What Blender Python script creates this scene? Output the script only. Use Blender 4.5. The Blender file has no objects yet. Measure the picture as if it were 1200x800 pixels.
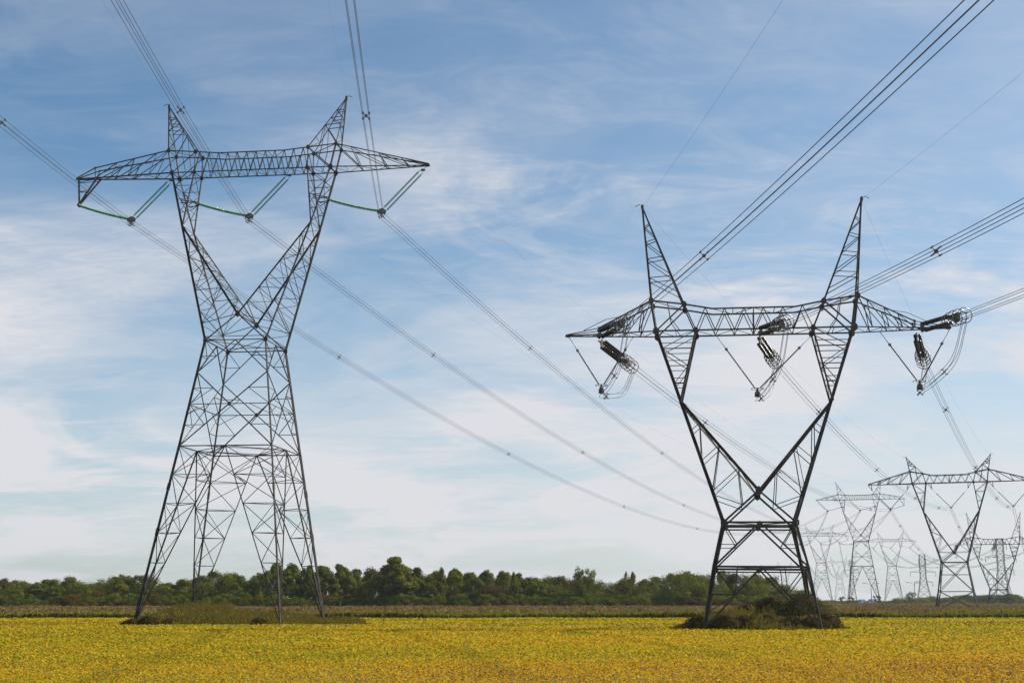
import bpy, math, random
import numpy as np
from mathutils import Vector, Matrix
R = math.radians
sc = bpy.context.scene
col = sc.collection
random.seed(7)
rng = np.random.default_rng(11)

# ------------------------------------------------------------------ camera
CAM_Z = 3.1
F_PX = 1540.0
cam_d = bpy.data.cameras.new('camera')
cam_d.sensor_width = 36.0
cam_d.lens = F_PX / 1200 * 36.0
cam_d.clip_end = 20000
cam = bpy.data.objects.new('camera', cam_d)
col.objects.link(cam)
cam.location = (0, 0, CAM_Z)
cam.rotation_euler = (math.pi / 2 + math.atan(303 / F_PX), 0, 0)
sc.camera = cam

# ------------------------------------------------------------------ light
SUN_AZ, SUN_EL = 77.0, 38.0          # azimuth to the right of the view direction (+Y)
world = bpy.data.worlds.new('World')
sc.world = world
world.use_nodes = True
wn, wl = world.node_tree.nodes, world.node_tree.links
wn.clear()
w_out = wn.new('ShaderNodeOutputWorld')
w_bg = wn.new('ShaderNodeBackground')
w_bg.inputs['Strength'].default_value = 0.10
sky = wn.new('ShaderNodeTexSky')
sky.sky_type = 'NISHITA'
sky.sun_disc = False
sky.sun_elevation = R(SUN_EL)
sky.sun_rotation = R(SUN_AZ)
sky.altitude = 50
sky.air_density = 1.0
sky.dust_density = 0.8
sky.ozone_density = 1.4
tc = wn.new('ShaderNodeTexCoord')
sep = wn.new('ShaderNodeSeparateXYZ')
wl.new(tc.outputs['Generated'], sep.inputs[0])


def wmath(op, a, b=None, c=None, clamp=False):
    n = wn.new('ShaderNodeMath'); n.operation = op; n.use_clamp = clamp
    for i, v in enumerate((a, b, c)):
        if v is None:
            continue
        if isinstance(v, (int, float)):
            n.inputs[i].default_value = v
        else:
            wl.new(v, n.inputs[i])
    return n.outputs[0]


zc = wmath('MAXIMUM', sep.outputs['Z'], 0.0)
den = wmath('ADD', zc, 0.20)
cx = wmath('DIVIDE', sep.outputs['X'], den)
cy = wmath('DIVIDE', sep.outputs['Y'], den)
comb = wn.new('ShaderNodeCombineXYZ')
wl.new(cx, comb.inputs[0]); wl.new(cy, comb.inputs[1])


def wnoise(scale, rot, stretch, detail, rough, dist, seed):
    mp = wn.new('ShaderNodeMapping')
    mp.inputs['Rotation'].default_value = (0, 0, R(rot))
    mp.inputs['Scale'].default_value = stretch
    mp.inputs['Location'].default_value = (seed, seed * 0.7, 0)
    wl.new(comb.outputs[0], mp.inputs[0])
    n = wn.new('ShaderNodeTexNoise')
    n.inputs['Scale'].default_value = scale
    n.inputs['Detail'].default_value = detail
    n.inputs['Roughness'].default_value = rough
    n.inputs['Distortion'].default_value = dist
    wl.new(mp.outputs[0], n.inputs['Vector'])
    return n.outputs['Fac']


def wramp(x, lo, hi):
    n = wn.new('ShaderNodeMapRange'); n.interpolation_type = 'SMOOTHSTEP'
    n.inputs['From Min'].default_value = lo; n.inputs['From Max'].default_value = hi
    wl.new(x, n.inputs['Value'])
    return n.outputs[0]


SEED = 21.7
big = wramp(wnoise(0.85, 12, (1.0, 1.0, 1), 2, 0.5, 0.3, SEED), 0.38, 0.60)
streak = wramp(wnoise(1.9, -10, (0.85, 1.15, 1), 8, 0.58, 0.7, SEED + 4.6), 0.42, 0.66)
wisp = wramp(wnoise(6.0, 24, (0.6, 1.3, 1), 12, 0.68, 1.6, SEED - 1.7), 0.42, 0.72)
fine = wramp(wnoise(17.0, -18, (0.5, 1.3, 1), 10, 0.7, 2.0, SEED + 9), 0.35, 0.75)
low = wmath('MULTIPLY', wramp(sep.outputs['Z'], 0.34, 0.03), 0.46)           # veil thickens towards the horizon
right = wmath('MULTIPLY', wramp(sep.outputs['X'], -0.30, 0.35), 0.14)
m1 = wmath('MULTIPLY_ADD', streak, 0.62, wmath('MULTIPLY', wisp, 0.27))
m1 = wmath('MULTIPLY', m1, wmath('MULTIPLY_ADD', fine, 0.22, 0.80))
m2 = wmath('MULTIPLY', m1, wmath('MULTIPLY_ADD', big, 0.80, 0.32))
m3 = wmath('MULTIPLY', m2, wmath('MULTIPLY_ADD', wramp(sep.outputs['Z'], 0.50, 0.24), 0.75, 0.50))
veil = wmath('MULTIPLY', wmath('MULTIPLY', wramp(wnoise(1.1, 35, (0.9, 1.2, 1), 4, 0.55, 0.6, 15.5), 0.42, 0.62), wramp(sep.outputs['Z'], 0.44, 0.26)), wmath('MULTIPLY_ADD', fine, 0.14, 0.24))
m3 = wmath('ADD', m3, veil)
mask = wmath('ADD', wmath('ADD', m3, low), wmath('ADD', right, 0.0), clamp=True)
mask = wmath('MINIMUM', mask, 0.95)
cloudc = wn.new('ShaderNodeRGB'); cloudc.outputs[0].default_value = (6.05, 6.05, 6.3, 1)
hsv = wn.new('ShaderNodeHueSaturation'); hsv.inputs['Saturation'].default_value = 1.0
tint = wn.new('ShaderNodeMix'); tint.data_type = 'RGBA'; tint.blend_type = 'MULTIPLY'; tint.inputs['Factor'].default_value = 1.0
tint.inputs['B'].default_value = (0.70, 0.93, 1.02, 1)
wl.new(sky.outputs[0], tint.inputs['A']); wl.new(tint.outputs['Result'], hsv.inputs['Color'])
mix = wn.new('ShaderNodeMix'); mix.data_type = 'RGBA'
wl.new(mask, mix.inputs['Factor'])
wl.new(hsv.outputs[0], mix.inputs['A']); wl.new(cloudc.outputs[0], mix.inputs['B'])
wl.new(mix.outputs['Result'], w_bg.inputs['Color'])
wl.new(w_bg.outputs[0], w_out.inputs['Surface'])

sun_d = bpy.data.lights.new('sun', 'SUN')
sun_d.energy = 4.8
sun_d.angle = R(0.6)
sun_d.color = (1.0, 0.93, 0.82)
sun = bpy.data.objects.new('sun', sun_d)
col.objects.link(sun)
sd = Vector((math.sin(R(SUN_AZ)) * math.cos(R(SUN_EL)), math.cos(R(SUN_AZ)) * math.cos(R(SUN_EL)), math.sin(R(SUN_EL))))
sun.rotation_euler = (-sd).to_track_quat('-Z', 'Y').to_euler()
sun.location = (60, -20, 120)

sc.view_settings.view_transform = 'Standard'
sc.view_settings.look = 'None'
sc.view_settings.gamma = 1
sc.view_settings.use_curve_mapping = False
sc.view_settings.exposure = 0.33
sc.render.engine = 'CYCLES'
sc.cycles.use_denoising = True
sc.cycles.denoising_prefilter = 'ACCURATE'
sc.cycles.max_bounces = 5
sc.cycles.volume_bounces = 0
sc.cycles.transparent_max_bounces = 8


# ------------------------------------------------------------------ helpers
def tag(o, label=None, cat=None, group=None, kind=None):
    if label: o['label'] = label
    if cat: o['category'] = cat
    if group: o['group'] = group
    if kind: o['kind'] = kind
    return o


def empty(name, loc=(0, 0, 0), rot=(0, 0, 0)):
    o = bpy.data.objects.new(name, None)
    o.location = loc; o.rotation_euler = rot
    o.empty_display_size = 1
    col.objects.link(o)
    return o


class MB:
    def __init__(s): s.v = []; s.f = []

    def add(s, vs, fs):
        n = len(s.v)
        s.v += [tuple(v) for v in vs]
        s.f += [tuple(i + n for i in f) for f in fs]

    @staticmethod
    def frame(d, hint=None):
        d = d.normalized()
        up = Vector(hint) if hint is not None else Vector((0, 0, 1))
        if abs(d.dot(up.normalized())) > 0.97: up = Vector((0.3, 1, 0))
        x = d.cross(up).normalized()
        return x, x.cross(d).normalized(), d

    def ang(s, p, q, w, hint=None, flip=1):
        """steel angle (L section) from p to q"""
        p, q = Vector(p), Vector(q)
        if (q - p).length < 1e-4: return
        x, y, d = s.frame(q - p, hint)
        t = max(0.14 * w, 0.012)
        prof = [(0, 0), (w, 0), (w, t), (t, t), (t, w), (0, w)]
        vs = []
        for e in (p, q):
            for a, b in prof:
                vs.append(e + x * (a - w * .35) * flip + y * (b - w * .35))
        fs = [(i, (i + 1) % 6, 6 + (i + 1) % 6, 6 + i) for i in range(6)]
        fs += [(5, 4, 3, 0), (3, 2, 1, 0), (6, 9, 10, 11), (6, 7, 8, 9)]
        s.add(vs, fs)

    def tube(s, pts, r, n=6, closed=False, caps=True):
        pts = [Vector(p) for p in pts]
        m = len(pts)
        vs = []
        x = None
        for i, p in enumerate(pts):
            if closed:
                d = (pts[(i + 1) % m] - pts[i - 1])
            else:
                d = pts[min(i + 1, m - 1)] - pts[max(i - 1, 0)]
            d.normalize()
            if x is None:
                x, y, _ = s.frame(d)
            else:
                x = (x - d * x.dot(d)).normalized(); y = d.cross(x)
            rr = r[i] if hasattr(r, '__len__') else r
            for k in range(n):
                a = 2 * math.pi * k / n
                vs.append(p + x * (rr * math.cos(a)) + y * (rr * math.sin(a)))
        fs = []
        for i in range(m if closed else m - 1):
            j = (i + 1) % m
            for k in range(n):
                l = (k + 1) % n
                fs.append((i * n + k, i * n + l, j * n + l, j * n + k))
        if caps and not closed:
            fs.append(tuple(range(n - 1, -1, -1))); fs.append(tuple((m - 1) * n + k for k in range(n)))
        s.add(vs, fs)

    def lathe(s, p, q, prof, n=10):
        """prof: (distance along p->q, radius)"""
        p, q = Vector(p), Vector(q)
        x, y, d = s.frame(q - p)
        vs = []
        for t, r in prof:
            for k in range(n):
                a = 2 * math.pi * k / n
                vs.append(p + d * t + x * (r * math.cos(a)) + y * (r * math.sin(a)))
        fs = []
        for i in range(len(prof) - 1):
            for k in range(n):
                l = (k + 1) % n
                fs.append((i * n + k, i * n + l, (i + 1) * n + l, (i + 1) * n + k))
        s.add(vs, fs)

    def ring(s, c, axis, rad, r, n=20, m=6):
        x, y, d = s.frame(Vector(axis))
        c = Vector(c)
        s.tube([c + x * (rad * math.cos(2 * math.pi * k / n)) + y * (rad * math.sin(2 * math.pi * k / n)) for k in range(n)], r, m, closed=True)

    def plate(s, c, nrm, rx, ry, th, sides=8, up=None):
        c = Vector(c)
        x, y, d = s.frame(Vector(nrm), up)
        vs = []
        for e in (-th / 2, th / 2):
            for k in range(sides):
                a = 2 * math.pi * (k + .5) / sides
                vs.append(c + d * e + x * (rx * math.cos(a)) + y * (ry * math.sin(a)))
        fs = [tuple(range(sides - 1, -1, -1)), tuple(range(sides, 2 * sides))]
        fs += [(k, (k + 1) % sides, sides + (k + 1) % sides, sides + k) for k in range(sides)]
        s.add(vs, fs)

    def box(s, c, h, rz=0.0):
        c = Vector(c); M = Matrix.Rotation(rz, 3, 'Z')
        vs = [c + M @ Vector((sx * h[0], sy * h[1], sz * h[2])) for sx in (-1, 1) for sy in (-1, 1) for sz in (-1, 1)]
        s.add(vs, [(0, 1, 3, 2), (4, 6, 7, 5), (0, 4, 5, 1), (2, 3, 7, 6), (0, 2, 6, 4), (1, 5, 7, 3)])

    def build(s, name, mat, parent=None, smooth=False, loc=None):
        me = bpy.data.meshes.new(name)
        me.from_pydata(s.v, [], s.f)
        me.materials.append(mat)
        if smooth:
            me.polygons.foreach_set('use_smooth', [True] * len(me.polygons))
        me.update()
        o = bpy.data.objects.new(name, me)
        if loc is not None: o.location = loc
        if parent is not None: o.parent = parent
        col.objects.link(o)
        return o


def kids(o): return [c for c in bpy.data.objects if c.parent == o]


def copy_tree(o, parent=None):
    c = o.copy(); col.objects.link(c)
    if parent is not None: c.parent = parent
    for ch in kids(o): copy_tree(ch, c)
    return c


# ------------------------------------------------------------------ materials
def mat_new(name):
    m = bpy.data.materials.new(name); m.use_nodes = True
    nt = m.node_tree; b = nt.nodes['Principled BSDF']
    return m, nt, b


def mat_noise(name, c1, c2, scale, rough=0.7, metal=0.0, lo=0.35, hi=0.65, bump=0.0, detail=6, coords='Object', c3=None):
    m, nt, b = mat_new(name)
    t = nt.nodes.new('ShaderNodeTexCoord')
    n = nt.nodes.new('ShaderNodeTexNoise')
    n.inputs['Scale'].default_value = scale; n.inputs['Detail'].default_value = detail
    nt.links.new(t.outputs[coords], n.inputs['Vector'])
    r = nt.nodes.new('ShaderNodeValToRGB')
    r.color_ramp.elements[0].position = lo; r.color_ramp.elements[0].color = (*c1, 1)
    r.color_ramp.elements[1].position = hi; r.color_ramp.elements[1].color = (*c2, 1)
    if c3:
        e = r.color_ramp.elements.new(min(hi + .08, .98)); e.color = (*c3, 1)
    nt.links.new(n.outputs['Fac'], r.inputs[0])
    nt.links.new(r.outputs[0], b.inputs['Base Color'])
    b.inputs['Roughness'].default_value = rough; b.inputs['Metallic'].default_value = metal
    if bump:
        bp = nt.nodes.new('ShaderNodeBump'); bp.inputs['Strength'].default_value = bump
        nt.links.new(n.outputs['Fac'], bp.inputs['Height']); nt.links.new(bp.outputs[0], b.inputs['Normal'])
    return m


STEEL_L = mat_noise('weathered_galvanised_steel', (0.030, 0.023, 0.018), (0.085, 0.078, 0.070), 0.9, 0.62, 0.2, bump=.1)
STEEL_R = mat_noise('dark_oxidised_steel', (0.030, 0.023, 0.017), (0.085, 0.076, 0.064), 0.8, 0.55, 0.35, bump=.1)
STEEL_FAR = mat_noise('grey_galvanised_steel', (0.045, 0.045, 0.045), (0.09, 0.09, 0.095), 0.5, 0.6, 0.2)
GUSSET = mat_noise('rusty_steel_plate', (0.04, 0.028, 0.02), (0.10, 0.075, 0.06), 2.5, 0.75, 0.1)
ALU = mat_noise('weathered_aluminium_wire', (0.06, 0.06, 0.065), (0.11, 0.11, 0.115), 3.0, 0.5, 0.5)
FITTING = mat_noise('galvanised_fitting', (0.09, 0.075, 0.06), (0.19, 0.18, 0.17), 4.0, 0.5, 0.5)
RINGM = mat_noise('bright_corona_ring_metal', (0.16, 0.16, 0.16), (0.30, 0.30, 0.30), 4.0, 0.4, 0.7)
CONC = mat_noise('concrete', (0.22, 0.21, 0.19), (0.36, 0.35, 0.33), 2.0, 0.9, 0.0, bump=.3)


def glass_mat(name, c1, c2, rough):
    m = mat_noise(name, c1, c2, 5.0, rough)
    m.node_tree.nodes['Principled BSDF'].inputs['Coat Weight'].default_value = 0.4
    return m


GREEN_GLASS = glass_mat('green_glass_disc', (0.015, 0.21, 0.09), (0.03, 0.32, 0.15), 0.38)
BROWN_PORC = glass_mat('dark_brown_porcelain', (0.012, 0.008, 0.010), (0.030, 0.018, 0.018), 0.2)


def mat_leaf(name, stops, transl=0.35, rough=0.6, objvar=0.0):
    """colour by the per-face attribute 'tint' (each leaf's own hue)"""
    m, nt, b = mat_new(name)
    at = nt.nodes.new('ShaderNodeAttribute'); at.attribute_name = 'tint'
    r = nt.nodes.new('ShaderNodeValToRGB')
    els = r.color_ramp.elements
    els[0].position = stops[0][0]; els[0].color = (*stops[0][1], 1)
    els[1].position = stops[-1][0]; els[1].color = (*stops[-1][1], 1)
    for p, c in stops[1:-1]:
        e = els.new(p); e.color = (*c, 1)
    fac = at.outputs['Fac']
    if objvar:
        oi = nt.nodes.new('ShaderNodeObjectInfo')
        ma = nt.nodes.new('ShaderNodeMath'); ma.operation = 'MULTIPLY_ADD'
        ma.inputs[1].default_value = objvar; ma.use_clamp = True
        nt.links.new(oi.outputs['Random'], ma.inputs[0]); nt.links.new(at.outputs['Fac'], ma.inputs[2])
        mb = nt.nodes.new('ShaderNodeMath'); mb.operation = 'SUBTRACT'; mb.inputs[1].default_value = objvar / 2; mb.use_clamp = True
        nt.links.new(ma.outputs[0], mb.inputs[0]); fac = mb.outputs[0]
    nt.links.new(fac, r.inputs[0])
    b.inputs['Roughness'].default_value = rough
    b.inputs['Specular IOR Level'].default_value = 0.08
    nt.links.new(r.outputs[0], b.inputs['Base Color'])
    tr = nt.nodes.new('ShaderNodeBsdfTranslucent')
    nt.links.new(r.outputs[0], tr.inputs['Color'])
    mx = nt.nodes.new('ShaderNodeMixShader'); mx.inputs[0].default_value = transl
    nt.links.new(b.outputs[0], mx.inputs[1]); nt.links.new(tr.outputs[0], mx.inputs[2])
    nt.links.new(mx.outputs[0], nt.nodes['Material Output'].inputs['Surface'])
    return m


SOY = mat_leaf('soybean_leaf', [(0.0, (0.08, 0.13, 0.008)), (0.3, (0.26, 0.25, 0.012)), (0.5, (0.64, 0.46, 0.015)),
                                (0.72, (0.74, 0.40, 0.015)), (0.86, (0.42, 0.18, 0.022)), (1.0, (0.13, 0.065, 0.025))], 0.45)
TALLCROP = mat_leaf('tall_crop_leaf', [(0.0, (0.11, 0.12, 0.014)), (0.35, (0.20, 0.19, 0.025)), (0.6, (0.22, 0.165, 0.05)),
                                       (0.8, (0.20, 0.125, 0.055)), (1.0, (0.15, 0.085, 0.04))], 0.35)
WEED = mat_leaf('weed_leaf', [(0.0, (0.04, 0.07, 0.010)), (0.35, (0.20, 0.20, 0.024)), (0.6, (0.36, 0.29, 0.05)),
                              (0.8, (0.19, 0.11, 0.03)), (1.0, (0.09, 0.025, 0.015))], 0.35)
TREE = mat_leaf('tree_leaf', [(0.0, (0.035, 0.062, 0.003)), (0.35, (0.100, 0.130, 0.006)), (0.6, (0.190, 0.185, 0.010)),
                              (0.82, (0.18, 0.145, 0.016)), (1.0, (0.20, 0.10, 0.02))], 0.4, objvar=0.22)
AUTUMN = mat_leaf('autumn_leaf', [(0.0, (0.05, 0.05, 0.008)), (0.4, (0.105, 0.085, 0.012)), (0.7, (0.16, 0.085, 0.016)),
                                  (1.0, (0.17, 0.055, 0.025))], 0.3, objvar=0.25)
SHRUBM = mat_leaf('shrub_leaf', [(0.0, (0.022, 0.042, 0.008)), (0.4, (0.075, 0.088, 0.016)), (0.62, (0.11, 0.080, 0.022)),
                                 (0.82, (0.13, 0.06, 0.035)), (1.0, (0.24, 0.12, 0.09))], 0.25)
BARK = mat_noise('bark', (0.05, 0.04, 0.03), (0.11, 0.09, 0.07), 3.0, 0.9, bump=.4)


# ------------------------------------------------------------------ ground
def grid_sheet(name, x0, x1, y0, y1, nx, ny, zf, mat):
    xs = np.linspace(x0, x1, nx); ys = np.linspace(y0, y1, ny)
    mb = MB()
    mb.v = [(x, y, zf(x, y)) for y in ys for x in xs]
    mb.f = [(j * nx + i, j * nx + i + 1, (j + 1) * nx + i + 1, (j + 1) * nx + i) for j in range(ny - 1) for i in range(nx - 1)]
    return mb.build(name, mat)


GROUND = mat_noise('field_soil', (0.055, 0.06, 0.022), (0.10, 0.09, 0.035), 0.35, 0.95, bump=.5, c3=(0.07, 0.09, 0.025), coords='Object')
g = grid_sheet('ground', -4000, 4000, -600, 4000, 21, 21, lambda x, y: 0.0, GROUND)
tag(g, kind='structure')


def quads(name, C, S, tint, mat, up=0.5, aspect=0.7, kind=None, parent=None, loc=None, normals=None):
    """cloud of rhombic leaves; C centres (n,3), S leaf length (n), tint 0..1 per leaf"""
    n = len(C)
    if normals is None:
        N = rng.normal(size=(n, 3)); N[:, 2] = np.abs(N[:, 2]) + up
    else:
        N = normals
    N /= np.linalg.norm(N, axis=1)[:, None]
    T = rng.normal(size=(n, 3)); T -= (T * N).sum(1)[:, None] * N
    T /= np.linalg.norm(T, axis=1)[:, None]
    B = np.cross(N, T)
    L = (S * 0.5)[:, None]; W = (S * 0.5 * aspect)[:, None]
    V = np.empty((n, 4, 3), np.float32)
    V[:, 0] = C - T * L; V[:, 1] = C + B * W - T * L * .1; V[:, 2] = C + T * L; V[:, 3] = C - B * W - T * L * .1
    return raw_quads(name, V.reshape(-1, 3), tint, mat, parent, loc)


def raw_quads(name, V, tint, mat, parent=None, loc=None):
    n = len(V) // 4
    me = bpy.data.meshes.new(name)
    me.vertices.add(4 * n); me.vertices.foreach_set('co', V.astype(np.float32).ravel())
    me.loops.add(4 * n); me.loops.foreach_set('vertex_index', np.arange(4 * n, dtype=np.int32))
    me.polygons.add(n); me.polygons.foreach_set('loop_start', np.arange(0, 4 * n, 4, dtype=np.int32))
    me.update(calc_edges=True)
    a = me.attributes.new('tint', 'FLOAT', 'FACE')
    a.data.foreach_set('value', np.clip(tint, 0, 1).astype(np.float32))
    me.materials.append(mat)
    o = bpy.data.objects.new(name, me)
    if loc is not None: o.location = loc
    if parent is not None: o.parent = parent
    col.objects.link(o)
    return o


def fnoise(x, y, sc_, seed):
    """smooth value noise"""
    x = x / sc_ + seed * 17.3; y = y / sc_ + seed * 9.1
    xi = np.floor(x).astype(np.int64); yi = np.floor(y).astype(np.int64)
    fx = x - xi; fy = y - yi; fx = fx * fx * (3 - 2 * fx); fy = fy * fy * (3 - 2 * fy)

    def h(a, b):
        v = np.sin(a * 127.1 + b * 311.7 + seed * 74.7) * 43758.5453
        return v - np.floor(v)
    return (h(xi, yi) * (1 - fx) + h(xi + 1, yi) * fx) * (1 - fy) + (h(xi, yi + 1) * (1 - fx) + h(xi + 1, yi + 1) * fx) * fy


def in_patch(x, y):
    a = ((x + 33) / 12.6) ** 2 + ((y - 158.2) / 11.5) ** 2 < 1
    b = ((x - 23.9) / 8.2) ** 2 + ((y - 131) / 8.5) ** 2 < 1
    return a | b


# soybean field: leaves get larger and sparser with distance
def soybeans():
    n = 900000
    y = 24.0 * (206 / 24.0) ** rng.random(n)
    x = (rng.random(n) * 2 - 1) * (0.47 * y + 6)
    keep = ~in_patch(x, y)
    x, y = x[keep], y[keep]; n = len(x)
    row = np.cos(x * 2 * math.pi / 0.76) * 0.5 + 0.5          # rows run away from the viewer
    s = np.maximum(0.060, 0.0017 * y) * (0.7 + 0.6 * rng.random(n))
    top = 0.40 + 0.10 * fnoise(x, y, 1.1, 1) + 0.05 * row * (y < 70) + 0.10 * fnoise(x, y, 9.0, 2)
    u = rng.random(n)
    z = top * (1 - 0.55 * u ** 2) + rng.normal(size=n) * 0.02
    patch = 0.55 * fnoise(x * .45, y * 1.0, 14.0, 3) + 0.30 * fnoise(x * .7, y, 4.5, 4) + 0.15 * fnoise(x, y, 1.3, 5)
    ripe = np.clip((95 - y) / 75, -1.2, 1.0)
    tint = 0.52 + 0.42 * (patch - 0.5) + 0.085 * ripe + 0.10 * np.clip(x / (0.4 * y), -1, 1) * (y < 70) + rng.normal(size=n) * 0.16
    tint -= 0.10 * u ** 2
    lane = np.zeros(n)
    for yl, sl in ((34.2, .03), (41.0, .02), (52.5, -.01), (71.0, .015), (104, .0), (140, .02)):
        q = np.exp(-((y - yl - sl * x) / (.22 + .004 * yl)) ** 2) * (0.35 + fnoise(x, y * 0 + yl, 6.0, 12))
        lane += q
    z -= 0.16 * np.clip(lane, 0, 1); tint -= 0.10 * lane
    brown = rng.random(n) < 0.05
    tint[brown] = 0.85 + 0.15 * rng.random(brown.sum())
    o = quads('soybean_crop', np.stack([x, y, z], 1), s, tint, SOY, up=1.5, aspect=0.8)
    tag(o, 'ripening yellow soybean crop filling the foreground field', 'crop', kind='stuff')


soybeans()


def tallcrop():
    n = 130000
    y = 206.0 + 560.0 * rng.random(n) ** 1.6
    x = (rng.random(n) * 2 - 1) * (0.47 * y + 10)
    y = np.where(rng.random(n) < .25, 206 + 4 * rng.random(n), y)
    kp = (y < 424) | (x / y > 0.215); x, y = x[kp], y[kp]; n = len(x)
    h = 1.0 + 0.45 * fnoise(x, y, 12, 6) + 0.30 * fnoise(x, y, 3.0, 16) + 0.12 * rng.normal(size=n)
    edge = np.clip((y - 206) / 16, 0, 1)
    h *= 0.8 + 0.2 * edge
    w = 0.30 + 0.0016 * (y - 206)
    ang = rng.random(n) * math.pi
    dx, dy = np.cos(ang) * w, np.sin(ang) * w
    V, T = [], []
    base = np.stack([x, y], 1)
    for z0, z1, k0, k1, tb in ((0.0, 0.72, .5, 1.0, 0), (0.66, 1.0, .9, .45, 1)):
        q = np.empty((n, 4, 3))
        q[:, 0] = np.stack([x - dx * k0, y - dy * k0, h * z0], 1); q[:, 1] = np.stack([x + dx * k0, y + dy * k0, h * z0], 1)
        q[:, 2] = np.stack([x + dx * k1, y + dy * k1, h * z1], 1); q[:, 3] = np.stack([x - dx * k1, y - dy * k1, h * z1], 1)
        V.append(q.reshape(-1, 3))
        br = np.clip((y - 212) / 14 + 0.9 * (fnoise(x, y, 22, 8) - .5), 0, 1)
        rightness = np.clip((x + 40) / 160, 0, 1)
        br = np.clip(br + .30 * (1 - rightness) - 0.35 * rightness * np.clip((250 - y) / 40, 0, 1), 0, 1)
        t = (0.12 + 0.2 * rng.random(n)) * (1 - br) + br * (0.45 if tb == 0 else 0.74) + rng.normal(size=n) * 0.08
        T.append(t)
    o = raw_quads('tall_field_crop', np.concatenate(V), np.concatenate(T), TALLCROP)
    tag(o, 'band of tall brown topped crop with green edge beyond the yellow field', 'crop', kind='stuff')


tallcrop()


def weeds(name, label, cx_, cy_, rx, ry, n, hmax, rust, green_edge=0.0, seed=1, hump=(0, 0, 1)):
    a = rng.random(n) * 2 * math.pi; r = np.sqrt(rng.random(n)) * (0.90 + 0.12 * rng.random(n) + .10 * fnoise(3 + 2.2 * np.cos(a), 2.2 * np.sin(a), .35, seed + 70))
    x = cx_ + rx * r * np.cos(a); y = cy_ + ry * r * np.sin(a)
    clump = fnoise(x, y, 2.3, seed + 20)
    hh = hmax * (0.36 + 0.50 * clump + .26 * fnoise(x, y, 0.7, seed + 60)) * np.clip(1.25 - r ** 3, .3, 1)
    hh *= 0.65 + 0.5 * np.exp(-((x - cx_ - hump[0]) / hump[2]) ** 2)
    z = hh * (1 - 0.75 * rng.random(n) ** 1.4)
    tone = .55 * fnoise(x, y, 3.4, seed + 31) + .45 * fnoise(x, y, 0.9, seed + 33)
    t = 0.0 + 0.62 * tone + 0.20 * rng.normal(size=n) + rust * np.clip(1.2 - z / 1.0, 0, 1) * (fnoise(x, y, 4.0, seed + 40) > .5)
    s = 0.16 + 0.22 * rng.random(n)
    N = rng.normal(size=(n, 3)); N[:, 2] *= 0.6
    o1 = None
    # upright stalks with plumes
    m = n // 7
    V = np.empty((m, 4, 3)); xa, ya, ha = x[:m], y[:m], hh[:m] * (0.9 + 0.35 * rng.random(m))
    an = rng.random(m) * math.pi; lx = rng.normal(size=m) * .12; w = 0.02
    V[:, 0] = np.stack([xa - w * np.cos(an), ya - w * np.sin(an), xa * 0], 1); V[:, 1] = np.stack([xa + w * np.cos(an), ya + w * np.sin(an), xa * 0], 1)
    V[:, 2] = np.stack([xa + lx + w * np.cos(an), ya + w * np.sin(an), ha], 1); V[:, 3] = np.stack([xa + lx - w * np.cos(an), ya - w * np.sin(an), ha], 1)
    P = np.empty((m, 4, 3)); w2 = 0.05 + .05 * rng.random(m)
    P[:, 0] = np.stack([xa + lx, ya, ha - .12], 1); P[:, 1] = np.stack([xa + lx + w2, ya, ha + .08], 1)
    P[:, 2] = np.stack([xa + lx, ya, ha + .28], 1); P[:, 3] = np.stack([xa + lx - w2, ya, ha + .08], 1)
    T = rng.normal(size=(n, 3)); N /= np.linalg.norm(N, axis=1)[:, None]; T -= (T * N).sum(1)[:, None] * N
    T /= np.linalg.norm(T, axis=1)[:, None]; B = np.cross(N, T); C = np.stack([x, y, z], 1)
    L = (s * .5)[:, None]; W = L * .5
    Q = np.empty((n, 4, 3)); Q[:, 0] = C - T * L; Q[:, 1] = C + B * W; Q[:, 2] = C + T * L; Q[:, 3] = C - B * W
    allV = np.concatenate([Q.reshape(-1, 3), V.reshape(-1, 3), P.reshape(-1, 3)])
    allT = np.concatenate([t, np.full(m, .6) + rng.normal(size=m) * .06, 0.62 + 0.15 * rng.random(m)])
    o = raw_quads(name, allV, allT, WEED)
    tag(o, label, 'weeds', kind='stuff')


weeds('weed_patch', 'rough green and brown weeds around the feet of the large left tower', -33.0, 158.0, 12.8, 11.0, 46000, 2.05, 0.30, hump=(-4.0, 0, 5.5))
weeds('weed_patch', 'rough reddish brown weeds around the feet of the dark right tower', 23.9, 131.0, 8.3, 8.0, 26000, 1.7, 0.55, seed=5, hump=(0, 0, 6))
weeds('grass_tuft', 'small tuft of weeds standing in the yellow field right of the left tower', -19.0, 150.5, 3.4, 2.5, 3400, 1.1, 0.1, seed=9, hump=(0, 0, 3))


# ------------------------------------------------------------------ towers
PL = dict(b0=8.39, v0=8.80, bB=5.56, vB=5.60, zB=20.15, bW=3.72, vW=3.89, zW=32.94, zC=36.19, vC=3.51, uE=8.16, vE=1.98, zE=47.78,
          uO=10.17, uI=7.26, vb=1.265, zb=54.90, uTo=10.78, uTi=7.24, vt=1.256, zTo=57.84, zTi=57.53, uP=11.59, zP=64.15,
          uTL=23.32, uTR=22.26, zTip=54.95, KL=(20.68, 56.16, .62), KR=None, midu=4.2, midz=57.25)
PR = dict(b0=5.30, v0=6.2, bB=4.36, vB=5.3, zB=5.66, bW=3.40, vW=4.1, zW=9.86, zC=12.93, vC=3.39, uE=7.39, vE=1.38, zE=22.0,
          uO=9.74, uI=5.76, vb=1.56, zb=29.15, uTo=10.21, uTi=6.90, vt=1.41, zTo=32.35, zTi=31.88, uP=11.1, zP=42.62,
          uTL=19.05, uTR=19.05, zTip=29.12, KL=(15.6, 29.75, .75), KR=(15.6, 29.75, .75), midu=4.1, midz=31.35)
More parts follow.
